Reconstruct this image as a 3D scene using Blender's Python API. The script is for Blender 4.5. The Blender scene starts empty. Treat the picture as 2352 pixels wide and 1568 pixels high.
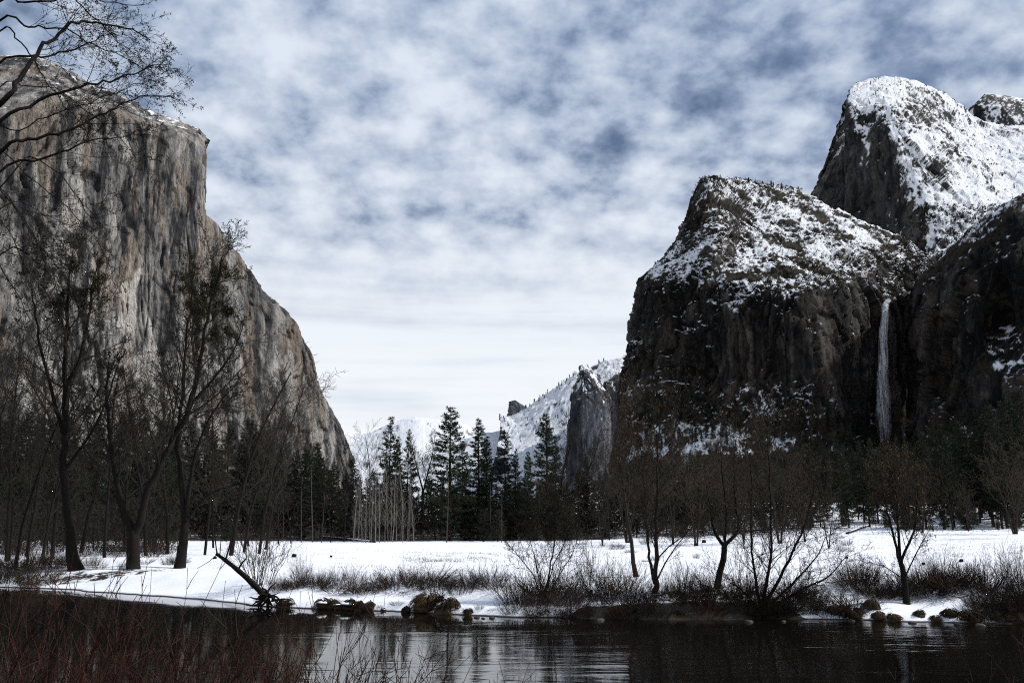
import bpy, math, random
import numpy as np
from math import radians, sin, cos, pi

sc = bpy.context.scene
col = sc.collection

# ------------------------------------------------------------------ camera
CW, CH, FPX = 2352.0, 1568.0, 2000.0      # picture grid used for measuring
HORIZON = 1205.0
CAM = np.array([0.0, 0.0, 5.0])           # eye 5 m above the river
PITCH = math.atan((HORIZON - CH / 2) / FPX)
cam = bpy.data.cameras.new('camera')
cam.sensor_width = 36.0
cam.lens = 36.0 * FPX / CW
cam.clip_start = 0.1
cam.clip_end = 60000.0
cam_o = bpy.data.objects.new('camera', cam)
col.objects.link(cam_o)
cam_o.location = CAM
cam_o.rotation_euler = (pi / 2 + PITCH, 0, 0)
sc.camera = cam_o

# ------------------------------------------------------------------ light
SUN_EL, SUN_AZ = 42.0, 85.0               # azimuth from +Y towards +X
sun = bpy.data.lights.new('sun', 'SUN')
sun.energy = 4.0
sun.angle = radians(2.0)
sun.color = (1.0, 0.97, 0.93)
sun_o = bpy.data.objects.new('sun', sun)
col.objects.link(sun_o)
_e, _a = radians(SUN_EL), radians(SUN_AZ)
import mathutils
_sd = mathutils.Vector((cos(_e) * sin(_a), cos(_e) * cos(_a), sin(_e)))
sun_o.rotation_euler = _sd.to_track_quat('Z', 'Y').to_euler()
sun_o.location = (300, 0, 400)

sc.view_settings.view_transform = 'Standard'
sc.view_settings.look = 'None'
sc.view_settings.exposure = 0.0
sc.view_settings.gamma = 1.0
sc.cycles.use_denoising = False
sc.cycles.filter_width = 1.1
sc.cycles.use_adaptive_sampling = True
sc.cycles.adaptive_threshold = 0.02
sc.cycles.max_bounces = 6
sc.cycles.diffuse_bounces = 2
sc.cycles.glossy_bounces = 3
sc.cycles.transparent_max_bounces = 24


class NT:
    """small node-tree builder"""
    def __init__(s, tree):
        s.t = tree
        s.n = tree.nodes
        s.n.clear()

    def node(s, typ, ins=None, **kw):
        n = s.n.new(typ)
        for k, v in kw.items():
            setattr(n, k, v)
        for k, v in (ins or {}).items():
            s.put(n, k, v)
        return n

    def put(s, n, k, v):
        sock = n.inputs[k]
        if isinstance(v, bpy.types.NodeSocket):
            s.t.links.new(v, sock)
        else:
            if getattr(sock, 'type', '') == 'RGBA' and len(v) == 3:
                v = (*v, 1.0)
            sock.default_value = v

    def math(s, op, a, b=0.0, c=0.0, clamp=False):
        n = s.n.new('ShaderNodeMath')
        n.operation = op
        n.use_clamp = clamp
        for i, v in enumerate((a, b, c)):
            s.put(n, i, v)
        return n.outputs[0]

    def vmath(s, op, a, b=(0, 0, 0)):
        n = s.n.new('ShaderNodeVectorMath')
        n.operation = op
        s.put(n, 0, a)
        if op == 'SCALE':
            s.put(n, 'Scale', b)
        else:
            s.put(n, 1, b)
        return n.outputs[0]

    def noise(s, vec, scale, detail=4.0, rough=0.55, dist=0.0):
        n = s.node('ShaderNodeTexNoise', {'Vector': vec, 'Scale': scale, 'Detail': detail, 'Roughness': rough, 'Distortion': dist})
        return n.outputs['Fac']

    def ramp(s, f, a, b):
        """smooth 0..1 between a and b"""
        n = s.n.new('ShaderNodeMapRange')
        n.interpolation_type = 'SMOOTHSTEP'
        s.put(n, 0, f); s.put(n, 1, a); s.put(n, 2, b); s.put(n, 3, 0.0); s.put(n, 4, 1.0)
        return n.outputs[0]

    def lin(s, f, a, b, c, d):
        n = s.n.new('ShaderNodeMapRange')
        s.put(n, 0, f); s.put(n, 1, a); s.put(n, 2, b); s.put(n, 3, c); s.put(n, 4, d)
        return n.outputs[0]

    def mix(s, f, a, b, mode='MIX'):
        n = s.n.new('ShaderNodeMix')
        n.data_type = 'RGBA'
        n.blend_type = mode
        s.put(n, 0, f); s.put(n, 6, a); s.put(n, 7, b)
        return n.outputs[2]


# ------------------------------------------------------------------ world: Nishita sky with a broken altocumulus layer
world = bpy.data.worlds.new('World')
sc.world = world
world.use_nodes = True
world.cycles.sampling_method = 'MANUAL'
world.cycles.sample_map_resolution = 512
w = NT(world.node_tree)
sky = w.node('ShaderNodeTexSky')
sky.sky_type = 'NISHITA'
sky.sun_disc = False
sky.sun_elevation = radians(SUN_EL)
sky.sun_rotation = radians(SUN_AZ)
sky.altitude = 1200
d = w.node('ShaderNodeTexCoord').outputs['Generated']
sx = w.node('ShaderNodeSeparateXYZ', {0: d})
dz = w.math('MAXIMUM', sx.outputs[2], 0.0)
den = w.math('ADD', dz, 0.42)
pv = w.node('ShaderNodeCombineXYZ', {0: w.math('DIVIDE', sx.outputs[0], den), 1: w.math('DIVIDE', sx.outputs[1], den), 2: 5.2}).outputs[0]
cl_big = w.noise(pv, 2.4, 1.0, 0.5)
cl_mid = w.noise(pv, 12.5, 5.0, 0.52)
cl_fine = w.noise(w.vmath('MULTIPLY', pv, (1.0, 1.2, 1.0)), 1.1, 3.0, 0.55)
cov = w.math('ADD', w.math('MULTIPLY', cl_big, 0.30), w.math('ADD', w.math('MULTIPLY', cl_mid, 0.80), w.math('MULTIPLY', cl_fine, 0.30)))
hor = w.math('POWER', w.math('SUBTRACT', 1.0, dz, clamp=True), 3.0)      # the layer closes towards the horizon
cov = w.math('ADD', cov, w.math('MULTIPLY', hor, 0.26))
sv_ = w.node('ShaderNodeCombineXYZ', {0: w.math('MULTIPLY', w.math('DIVIDE', sx.outputs[0], den), 1.5), 1: w.math('MULTIPLY', w.math('DIVIDE', sx.outputs[1], den), 1.5), 2: w.math('MULTIPLY', dz, 34.0)}).outputs[0]
band = w.math('ADD', 0.60, w.math('MULTIPLY', w.noise(sv_, 1.0, 3.0, 0.55), 0.62))
low = w.math('MULTIPLY', w.ramp(hor, 0.24, 0.52), 0.88)
cov = w.math('ADD', w.math('MULTIPLY', cov, w.math('SUBTRACT', 1.0, low)), w.math('MULTIPLY', band, low))
dens = w.ramp(cov, 0.51, 0.74)
thick = w.ramp(cov, 0.62, 0.96)
cloudc = w.mix(thick, (0.225, 0.32, 0.505), (0.71, 0.79, 0.905))
cloudc = w.mix(w.math('MULTIPLY', w.math('MULTIPLY', hor, 1.15, clamp=True), w.lin(cov, 0.6, 0.9, 0.55, 1.0)), cloudc, (1.02, 1.04, 1.06))
blue = w.mix(1.0, sky.outputs[0], (0.07, 0.07, 0.07), 'MULTIPLY')
skyc = w.mix(w.math('MULTIPLY', dens, 0.97), blue, cloudc)
bg = w.node('ShaderNodeBackground', {'Color': skyc, 'Strength': 1.0})
wo = w.node('ShaderNodeOutputWorld', {'Surface': bg.outputs[0]})

# ------------------------------------------------------------------ measuring helpers
_ca, _sa = cos(PITCH), sin(PITCH)


def ray(x, y):
    X = (x - CW / 2) / FPX
    Y = (CH / 2 - y) / FPX
    return np.array([X, _ca - Y * _sa, _sa + Y * _ca])


def P(x, y, D):
    """world point seen at picture place (x, y), D metres ahead"""
    r = ray(x, y)
    return CAM + r * (D / r[1])


def on_water(x, y):
    r = ray(x, y)
    return CAM + r * (-CAM[2] / r[2])


# ------------------------------------------------------------------ noise
def _hash(ix, iy, iz, seed):
    h = (ix.astype(np.uint32) * np.uint32(374761393) + iy.astype(np.uint32) * np.uint32(668265263)
         + iz.astype(np.uint32) * np.uint32(2147483647) + np.uint32((seed * 974711 + 12345) & 0xffffffff))
    h = (h ^ (h >> np.uint32(13))) * np.uint32(1274126177)
    h = (h ^ (h >> np.uint32(16))) * np.uint32(2246822519)
    return h ^ (h >> np.uint32(15))


def _h01(ix, iy, iz, seed):
    return _hash(ix, iy, iz, seed).astype(np.float64) / 4294967295.0


def vnoise(p, seed=0):
    """value noise in -1..1 of an (N,3) array"""
    i = np.floor(p).astype(np.int64)
    f = p - i
    u = f * f * f * (f * (f * 6 - 15) + 10)
    out = np.zeros(len(p))
    for a in (0, 1):
        for b in (0, 1):
            for c in (0, 1):
                wgt = (u[:, 0] if a else 1 - u[:, 0]) * (u[:, 1] if b else 1 - u[:, 1]) * (u[:, 2] if c else 1 - u[:, 2])
                out += wgt * _h01(i[:, 0] + a, i[:, 1] + b, i[:, 2] + c, seed)
    return out * 2 - 1


def fbm(p, oct=4, seed=0, gain=0.5, ridged=False):
    out = np.zeros(len(p))
    amp, tot = 1.0, 0.0
    q = p.copy()
    for o in range(oct):
        n = vnoise(q, seed + o * 17)
        if ridged:
            n = 1 - 2 * np.abs(n)
        out += amp * n
        tot += amp
        amp *= gain
        q = q * 2.03 + 11.3
    return out / tot


def cells(p, seed=0):
    """Voronoi: (random value of the nearest cell in -1..1, f2-f1)"""
    i = np.floor(p).astype(np.int64)
    best = np.full(len(p), 1e9)
    sec = np.full(len(p), 1e9)
    val = np.zeros(len(p))
    for a in (-1, 0, 1):
        for b in (-1, 0, 1):
            for c in (-1, 0, 1):
                jx, jy, jz = i[:, 0] + a, i[:, 1] + b, i[:, 2] + c
                dx = jx + _h01(jx, jy, jz, seed) - p[:, 0]
                dy = jy + _h01(jx, jy, jz, seed + 1) - p[:, 1]
                dz_ = jz + _h01(jx, jy, jz, seed + 2) - p[:, 2]
                dd = np.sqrt(dx * dx + dy * dy + dz_ * dz_)
                v = _h01(jx, jy, jz, seed + 3)
                closer = dd < best
                sec = np.where(closer, best, np.minimum(sec, dd))
                val = np.where(closer, v, val)
                best = np.where(closer, dd, best)
    return val * 2 - 1, sec - best


def smooth(t):
    t = np.clip(t, 0, 1)
    return t * t * (3 - 2 * t)


# ------------------------------------------------------------------ mesh helpers
def mesh_from(name, V, faces, mats=None, smooth_shade=False, mat_idx=None):
    """faces: list of (k, n) integer arrays"""
    me = bpy.data.meshes.new(name)
    V = np.asarray(V, dtype=np.float32)
    me.vertices.add(len(V))
    me.vertices.foreach_set('co', V.ravel())
    faces = [np.asarray(f, dtype=np.int32) for f in faces if len(f)]
    nl = sum(f.size for f in faces)
    nf = sum(len(f) for f in faces)
    me.loops.add(nl)
    me.polygons.add(nf)
    me.loops.foreach_set('vertex_index', np.concatenate([f.ravel() for f in faces]))
    starts, o = [], 0
    for f in faces:
        starts.append(o + np.arange(len(f), dtype=np.int32) * f.shape[1])
        o += f.size
    me.polygons.foreach_set('loop_start', np.concatenate(starts))
    if smooth_shade:
        me.polygons.foreach_set('use_smooth', np.ones(nf, dtype=bool))
    for m in (mats or []):
        me.materials.append(m)
    if mat_idx is not None:
        me.polygons.foreach_set('material_index', np.asarray(mat_idx, dtype=np.int32))
    me.update(calc_edges=True)
    return me


def link(name, me, parent=None, loc=None):
    o = bpy.data.objects.new(name, me)
    col.objects.link(o)
    if parent is not None:
        o.parent = parent
    if loc is not None:
        o.location = loc
    return o


def tag(o, label=None, cat=None, group=None, kind=None):
    for k, v in (('label', label), ('category', cat), ('group', group), ('kind', kind)):
        if v:
            o[k] = v
    return o


def grid_faces(nu, nv):
    i = np.arange(nu * nv).reshape(nu, nv)
    return np.stack([i[:-1, :-1].ravel(), i[1:, :-1].ravel(), i[1:, 1:].ravel(), i[:-1, 1:].ravel()], axis=1)


def grid_normals(G):
    du = np.gradient(G, axis=0)
    dv = np.gradient(G, axis=1)
    n = np.cross(du, dv)
    return n / (np.linalg.norm(n, axis=2, keepdims=True) + 1e-9)


# ------------------------------------------------------------------ materials
def mat(name):
    m = bpy.data.materials.new(name)
    m.use_nodes = True
    return m, NT(m.node_tree)


def finish(nt, colr, rough=0.8, bump=None, bump_d=1.0, bump_s=1.0, spec=0.3):
    ins = {'Base Color': colr, 'Roughness': rough, 'Specular IOR Level': spec}
    b = nt.node('ShaderNodeBsdfPrincipled', ins)
    if bump is not None:
        bn = nt.node('ShaderNodeBump', {'Height': bump, 'Distance': bump_d, 'Strength': bump_s})
        nt.t.links.new(bn.outputs[0], b.inputs['Normal'])
    nt.node('ShaderNodeOutputMaterial', {'Surface': b.outputs[0]})


def rock_material(name, grain, unit=1.0, spec=0.15):
    """granite or snow in the colour the wall carries, with grain and fine relief"""
    m, n = mat(name)
    p = n.node('ShaderNodeTexCoord').outputs['Object']
    c = n.node('ShaderNodeAttribute', attribute_name='rock').outputs['Color']
    f = n.noise(n.vmath('MULTIPLY', p, (1 / unit, 1 / unit, 0.45 / unit)), 0.45, 3.0, 0.65)
    keep = n.math('SUBTRACT', 1.0, n.math('MULTIPLY', n.ramp(n.node('ShaderNodeSeparateColor', {0: c}).outputs[0], 0.35, 0.7), 0.8))
    c = n.mix(keep, c, n.node('ShaderNodeCombineColor', {i: n.lin(f, 0.25, 0.75, 1 - grain, 1 + grain * 0.6) for i in range(3)}).outputs[0], 'MULTIPLY')
    hair = n.noise(n.vmath('MULTIPLY', p, (1 / unit, 1 / unit, 0.05 / unit)), 0.55, 2.0, 0.6)
    c = n.mix(keep, c, n.node('ShaderNodeCombineColor', {i: n.lin(hair, 0.3, 0.7, 1 - grain * 0.9, 1 + grain * 0.5) for i in range(3)}).outputs[0], 'MULTIPLY')
    finish(n, c, 0.9, n.math('ADD', f, n.math('MULTIPLY', hair, 0.6)), 3.2 * unit, 0.9, spec)
    return m
# ------------------------------------------------------------------ the ground: one sheet with the river bed, the banks, the meadow and the valley floor
_bank_px = [(-600, 1338), (-250, 1342), (90, 1350), (300, 1364), (450, 1375), (560, 1388), (640, 1396), (760, 1399), (900, 1404), (1000, 1408),
            (1200, 1418), (1500, 1421), (1900, 1422), (2100, 1427), (2352, 1434), (2700, 1440), (3300, 1450)]
_bank = np.array([on_water(*q)[:2] for q in _bank_px])


def bank_y(X):
    return np.interp(X, _bank[:, 0], _bank[:, 1])


def height(X, Y):
    X = np.asarray(X, dtype=float); Y = np.asarray(Y, dtype=float)
    sh = X.shape
    X = X.ravel(); Y = Y.ravel()
    q = np.stack([X, Y, np.zeros_like(X)], axis=1)
    wob = fbm(q / 2.3, 3, 5) * 0.7
    d = Y - bank_y(X) + wob * np.clip((Y - 30) / 10, 0, 1)
    left = smooth((-10 - X) / 8)
    right = smooth((X - 6) / 10)
    mid = 1 - np.clip(left + right, 0, 1)
    zl = 0.15 * smooth(d / 0.6) + 1.0 * smooth(d / 7.5) + 0.35 * smooth((d - 7) / 25)
    zm = 0.42 * smooth(d / 0.9) + 1.05 * smooth((d - 3.5) / 8)
    zr = 0.30 * smooth(d / 0.8) + 0.35 * smooth((d - 0.5) / 3) + 0.95 * smooth((d - 2.5) / 6)
    z = zl * left + zm * mid + zr * right
    z = np.where(d < 0, -1.3 * (1 - np.exp(np.minimum(d, 0) / 3.0)), z)
    land = smooth(d / 4)
    z = z + land * (fbm(q / 1.4, 3, 21) * 0.07 + fbm(q / 6.0, 3, 22) * 0.20 * np.clip(1.3 - (Y - 60) / 60, 0.35, 1))
    rise_r = smooth((X - 5) / 90)
    z = z + rise_r * 2.3 * smooth((Y - 70) / 150)
    z = z + np.clip(Y - 195, 0, 400) * (0.012 + 0.012 * rise_r)
    z = z + smooth((X - 55) / 45) * 5.0 * smooth((Y - 208) / 60)
    z = z + smooth((Y - 150) / 200) * (fbm(q / 35.0, 4, 23) * 1.2 + 0.5)
    z = z + np.clip(Y - 600, 0, 6000) * 0.004
    # near bank below the camera
    z = np.where(Y < 16, np.maximum(z, -1.3 + 4.6 * smooth((13.5 - Y) / 10.0) + fbm(q / 1.1, 3, 24) * 0.12), z)
    return z.reshape(sh)


def graded(a, b, fine, grow, lim):
    out = [a]
    s = fine
    while out[-1] < b:
        out.append(out[-1] + s)
        s = min(s * grow, lim)
    return out


xs = graded(45, 9000, 0.5, 1.10, 700)
xs = [-v for v in reversed(xs)] + list(np.arange(-44.5, 44.8, 0.5)) + xs
ys = [-900, -400, -150, -60, -25, -10, -4] + list(np.arange(-2, 18, 0.5)) + list(np.arange(18, 42, 2.0)) + list(np.arange(42, 84, 0.33)) + graded(84, 11000, 0.4, 1.04, 500)
GX, GY = np.meshgrid(np.array(xs), np.array(ys), indexing='ij')
GZ = height(GX, GY)
_xs, _ys = np.array(xs), np.array(ys)


def ground_z(X, Y):
    """height of the built sheet"""
    X = np.atleast_1d(np.asarray(X, dtype=float)); Y = np.atleast_1d(np.asarray(Y, dtype=float))
    i = np.clip(np.searchsorted(_xs, X) - 1, 0, len(_xs) - 2); j = np.clip(np.searchsorted(_ys, Y) - 1, 0, len(_ys) - 2)
    u = (X - _xs[i]) / (_xs[i + 1] - _xs[i]); v = (Y - _ys[j]) / (_ys[j + 1] - _ys[j])
    return GZ[i, j] * (1 - u) * (1 - v) + GZ[i + 1, j] * u * (1 - v) + GZ[i, j + 1] * (1 - u) * v + GZ[i + 1, j + 1] * u * v


def ground_hit(x, y, dmax=900.0):
    """where the sight line through picture place (x, y) meets the ground"""
    r = ray(x, y)
    lo, hi, m_ = 20.0, dmax, 90
    for _ in range(3):
        D = np.geomspace(lo, hi, m_)
        pts = CAM[None] + r[None] * (D / r[1])[:, None]
        below = pts[:, 2] < ground_z(pts[:, 0], pts[:, 1])
        k = int(np.argmax(below)) if below.any() else len(D) - 1
        lo, hi, m_ = D[max(k - 1, 0)], D[k], 12
    p = pts[k].copy()
    p[2] = float(ground_z(p[0], p[1])[0])
    return p


def ground_at(x, D):
    """ground point in picture column x, D metres ahead"""
    y = HORIZON + 20
    for _ in range(3):
        p = P(x, y, D)
        z = float(ground_z(p[0], p[1])[0])
        y = CH / 2 - FPX * math.tan(math.atan2(z - CAM[2], D) - PITCH)
    p = P(x, y, D)
    p[2] = float(ground_z(p[0], p[1])[0])
    return p


V = np.stack([GX.ravel(), GY.ravel(), GZ.ravel()], axis=1)

m_ground, n = mat('snowy_ground')
p = n.node('ShaderNodeTexCoord').outputs['Object']
pz = n.node('ShaderNodeSeparateXYZ', {0: p})
gn = n.noise(p, 0.9, 6.0, 0.72)
gn2 = n.noise(p, 0.09, 4.0, 0.55)
gn3 = n.noise(p, 3.0, 4.0, 0.6)
nzv = n.node('ShaderNodeSeparateXYZ', {0: n.node('ShaderNodeNewGeometry').outputs['Normal']}).outputs[2]
lit = n.node('ShaderNodeAttribute', attribute_name='bare').outputs['Fac']
cover = n.math('ADD', n.math('ADD', n.math('MULTIPLY', gn, 0.75), n.math('MULTIPLY', gn2, 0.45)), n.math('MULTIPLY', gn3, 0.30))
cover = n.math('ADD', cover, n.math('MULTIPLY', n.math('SUBTRACT', nzv, 0.97), 1.2))
snow = n.ramp(n.math('SUBTRACT', cover, n.math('MULTIPLY', lit, 0.52)), 0.38, 0.45)
earth = n.mix(gn3, (0.012, 0.009, 0.006), (0.055, 0.040, 0.026))
above = n.ramp(pz.outputs[2], 0.02, 0.10)
snow = n.math('MULTIPLY', snow, above)
cg = n.mix(snow, earth, (0.88, 0.89, 0.92))
finish(n, cg, 0.7, n.math('ADD', n.math('MULTIPLY', gn3, 0.35), n.math('MULTIPLY', n.noise(p, 0.8, 4.0, 0.5), 0.7)), 0.10, 0.6, 0.2)

me = mesh_from('ground', V, [grid_faces(len(xs), len(ys))], [m_ground], True)
# how bare of snow: under the big trees on the left, along the river's edge, inside the woods
q = V.copy(); q[:, 2] = 0
dd = V[:, 1] - bank_y(V[:, 0])
bare = 0.36 * np.exp(-((V[:, 0] + 33) / 11) ** 2 - ((V[:, 1] - 77) / 4.5) ** 2)
bare += 0.40 * smooth((-20 - V[:, 0]) / 12) * smooth((V[:, 1] - 70) / 5) * (1 - smooth((V[:, 1] - 120) / 40))
bare += smooth((V[:, 0] - 2) / 8) * np.exp(-((dd - 1.5) / 2.8) ** 2) * 0.68
bare += smooth((V[:, 0] - 2) / 8) * np.exp(-((dd - 6.0) / 3.5) ** 2) * 0.55
bare += smooth((V[:, 1] - 182) / 20) * (0.95 - 0.45 * smooth((V[:, 0] - 10) / 60) + 0.25 * fbm(q / 14, 3, 31))
bare -= 0.45 * smooth((V[:, 0] - 55) / 40) * smooth((V[:, 1] - 182) / 20)
bare *= 1 - 0.65 * np.exp(-((V[:, 0] - 20.5) / 4.5) ** 2) * (V[:, 1] < 60)
bare += 0.75 * np.exp(-((dd - 0.8) / 1.6) ** 2) * np.clip(smooth((V[:, 0] - 1) / 3) * (1 - smooth((V[:, 0] - 14) / 3)) + smooth((V[:, 0] - 25) / 2), 0, 1)
bare += (V[:, 1] < 17) * 0.9
bare = np.clip(bare, 0, 1.3)
at = me.attributes.new('bare', 'FLOAT', 'POINT')
at.data.foreach_set('value', bare.astype(np.float32))
tag(link('ground', me), 'snow covered meadow and river banks running back to the woods', kind='structure')

# ------------------------------------------------------------------ the river
wx = np.linspace(-700, 700, 60)
wy = np.linspace(-1, 130, 40)
WX, WY = np.meshgrid(wx, wy, indexing='ij')
m_water, n = mat('river_water')
p = n.node('ShaderNodeTexCoord').outputs['Object']
px_ = n.node('ShaderNodeSeparateXYZ', {0: p})
ra = n.noise(n.vmath('MULTIPLY', p, (0.55, 1.6, 1)), 1.0, 4.0, 0.55, 0.4)
rb = n.noise(n.vmath('MULTIPLY', p, (0.22, 0.75, 1)), 1.0, 3.0, 0.5, 0.8)
rc = n.noise(n.vmath('MULTIPLY', p, (2.5, 6.0, 1)), 1.0, 3.0, 0.6, 0.2)
patch = n.ramp(n.noise(n.vmath('MULTIPLY', p, (0.05, 0.22, 1)), 1.0, 4.0, 0.6, 0.6), 0.46, 0.68)
rough_side = n.lin(px_.outputs[0], -22.0, 20.0, 0.05, 1.0)
rapid = n.math('MULTIPLY', n.ramp(px_.outputs[0], 6.0, 24.0), n.ramp(px_.outputs[1], 33.0, 43.0))
hgt = n.math('ADD', n.math('MULTIPLY', ra, 0.5), n.math('ADD', rb, n.math('MULTIPLY', rc, 0.16)))
amp = n.math('MULTIPLY', rough_side, n.math('ADD', 0.25, n.math('ADD', n.math('MULTIPLY', patch, 0.75), rapid)))
hgt = n.math('MULTIPLY', hgt, amp)
b = n.node('ShaderNodeBsdfPrincipled', {'Base Color': (0.004, 0.0035, 0.003), 'Roughness': 0.035, 'IOR': 1.33, 'Specular IOR Level': 0.5})
bn = n.node('ShaderNodeBump', {'Height': hgt, 'Distance': 0.030, 'Strength': 1.0})
n.t.links.new(bn.outputs[0], b.inputs['Normal'])
n.node('ShaderNodeOutputMaterial', {'Surface': b.outputs[0]})
me = mesh_from('river', np.stack([WX.ravel(), WY.ravel(), np.zeros(WX.size)], axis=1), [grid_faces(60, 40)], [m_water], True)
tag(link('river', me), 'dark slow river with faint ripples in front of the snowy bank', kind='structure')


# ------------------------------------------------------------------ cliffs and mountains: lofted walls, broken up by flakes and ribs
def resample(pts, n, w_=None):
    """n points along a polyline, parametrised by index so that rows line up"""
    pts = np.asarray(pts, dtype=float)
    k = len(pts)
    t = np.linspace(0, k - 1, n)
    out = np.empty((n, pts.shape[1]))
    i = np.clip(np.floor(t).astype(int), 0, k - 2)
    f = (t - i)[:, None]
    p0 = pts[np.maximum(i - 1, 0)]; p1 = pts[i]; p2 = pts[i + 1]; p3 = pts[np.minimum(i + 2, k - 1)]
    m1 = (p2 - p0) * 0.35; m2 = (p3 - p1) * 0.35
    out = (2 * f**3 - 3 * f**2 + 1) * p1 + (f**3 - 2 * f**2 + f) * m1 + (-2 * f**3 + 3 * f**2) * p2 + (f**3 - f**2) * m2
    return out


def loft(name, cols, nu, nv, material, pal, unit=1.0, amp=1.0, flake=1.0, lump=0.0, flute=1.0, cap=(0, 500, -60), label=None, seed=0, tall=3.2):
    """cols: columns left to right, each bottom to top, of (x, y, distance) measured in the picture; a back slope closes the top"""
    W = np.array([[P(*c) for c in cc] for cc in cols])
    top = W[:, -1:, :] + np.array(cap)[None, None] * 0.4
    top2 = W[:, -1:, :] + np.array(cap)[None, None]
    W = np.concatenate([W, top, top2], axis=1)
    A = np.array([resample(W[i], nv) for i in range(len(W))])
    G = np.array([resample(A[:, j], nu) for j in range(nv)]).transpose(1, 0, 2)
    N = grid_normals(G)
    q = G.reshape(-1, 3) / unit
    nn = N.reshape(-1, 3)
    up = np.clip(nn[:, 2], 0, 1)
    qs = q * np.array([1, 1, 1 / tall])
    wx_, wy_ = fbm(q / 50, 2, seed + 1), fbm(q / 50, 2, seed + 2)
    wj = np.stack([wx_, wy_, wx_ * 0.6 - wy_ * 0.5], axis=1)
    qs = q * np.array([1, 1, 1 / tall])
    c0, e0 = cells(qs / 105 + wj * 0.30, seed + 30)
    c1, e1 = cells(qs / 42 + wj * 0.45, seed + 4)
    c2, e2 = cells(qs / 15 + wj * 0.8, seed + 8)
    c3, e3 = cells(q * np.array([1, 1, 0.6]) / 6.5 + wj * 1.2, seed + 34)
    big = fbm(qs / 120, 2, seed + 12)
    rib = fbm(q * np.array([1 / 30, 1 / 30, 1 / 420]) + wj * 0.4, 3, seed + 13, ridged=True)
    disp = 5.0 * big + (7.0 * c0 + 5.0 * c1 + 2.4 * c2 + 1.4 * c3) * flake + 4.5 * rib * flute
    disp -= (2.5 * np.exp(-e0 * 16) + 2.0 * np.exp(-e1 * 12) + 1.2 * np.exp(-e2 * 9)) * flake
    run1 = fbm(q * np.array([1 / 21, 1 / 21, 1 / 620]) + wj * 0.10 + 3.0, 2, seed + 71)
    run2 = fbm(q * np.array([1 / 9, 1 / 9, 1 / 260]) + wj * 0.12 + 8.0, 2, seed + 73)
    sel = smooth((fbm(q * np.array([1 / 50, 1 / 50, 1 / 150]), 2, seed + 75) + 0.1) / 0.3)
    disp -= (4.0 * np.exp(-(run1 / 0.05) ** 2) + 2.2 * np.exp(-(run2 / 0.06) ** 2)) * sel
    steep = 1 - 0.6 * smooth((up - 0.3) / 0.4)
    d = (disp * steep * amp * unit)[:, None] * nn
    if lump:
        lm = fbm(q / 22, 4, seed + 25, ridged=True) * 4.5 + c2 * 1.3 + c3 * 0.7
        d[:, 2] += lm * lump * unit * smooth((up - 0.25) / 0.35)
    G2 = (G.reshape(-1, 3) + d).reshape(G.shape)
    # rock colour: water streaks down the face, iron stains, fresh pale scars, dark joints; snow wherever it can lie
    N2 = grid_normals(G2).reshape(-1, 3)
    st = fbm(q * np.array([1 / 17, 1 / 17, 1 / 380]) + wj * pal.get('bend', 0.35), 4, seed + 40, 0.6)
    st2 = fbm(q * np.array([1 / 5, 1 / 5, 1 / 130]) + wj * pal.get('bend', 0.35), 3, seed + 44, 0.6)
    sf = fbm(q * np.array([1 / 20, 1 / 20, 1 / 260]) + 9.0 + wj * pal.get('bend', 0.35), 3, seed + 47)
    ps = fbm(q * np.array([1 / 60, 1 / 60, 1 / 130]) + 4.0 + wj * 0.8, 3, seed + 50)
    fine = fbm(q / 5.0, 2, seed + 53)
    wall = 1 - smooth((N2[:, 2] - 0.35) / 0.3)
    f = 0.5 + pal.get('streak', 0.75) * st + pal.get('hair', 0.40) * st2 + pal.get('blot', 0.35) * big + 0.13 * c1 + 0.09 * c2 + 0.16 * fine
    f -= (0.40 * np.exp(-(run1 / 0.05) ** 2) + 0.28 * np.exp(-(run2 / 0.06) ** 2)) * sel * wall
    c = lambda k: np.array(pal[k])[None]
    C = c('dark') + (c('mid') - c('dark')) * smooth((f - 0.12) / 0.36)[:, None]
    C = C + (c('light') - C) * smooth((f - 0.52) / 0.42)[:, None]
    C = C + (c('stain') - C) * (pal.get('stain_amt', 0.5) * smooth((sf - 0.05) / 0.16) * smooth((f - 0.1) / 0.3))[:, None]
    C = C + (c('light') * 1.25 - C) * (pal.get('pale_amt', 0.4) * smooth((ps - 0.14) / 0.22) * smooth((f - 0.2) / 0.4))[:, None]
    joint = np.exp(-e2 * 14) * 0.55 + np.exp(-e1 * 30) * 0.8 + np.exp(-e0 * 60) * 0.8
    C = C * (1 - 0.70 * np.clip(joint, 0, 1) * smooth((fbm(q / 40, 2, seed + 57) + 0.25) / 0.4))[:, None]
    if 'veg' in pal:
        vg = 1.3 * fbm(q / 45, 3, seed + 60) + 0.6 * fbm(q / 5, 2, seed + 63)
        vm = pal['veg'] * smooth((vg - 0.12) / 0.25) * smooth((N2[:, 2] - 0.1) / 0.3)
        if 'scrub' in pal:
            vm = np.maximum(vm, 0.62 * smooth((pal['scrub'] - G2.reshape(-1, 3)[:, 2]) / 50 + 1.2 * vg))
        C = C + (np.array([[0.030, 0.024, 0.015]]) - C) * vm[:, None]
    else:
        vm = np.zeros(len(q))
    run = fbm(q * np.array(pal.get('run', (1 / 6, 1 / 6, 1 / 50))) + wj * 0.5, 3, seed + 66)
    mid_ = fbm(q / 17 + wj * 0.3, 3, seed + 67)
    sv = N2[:, 2] * 0.55 + nn[:, 2] * 0.45 + pal.get('snow_noise', 0.3) * (1.0 * run + 0.7 * mid_ + 0.25 * fine + 0.8 * fbm(q / 60, 2, seed + 69)) - 0.6 * vm
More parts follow.
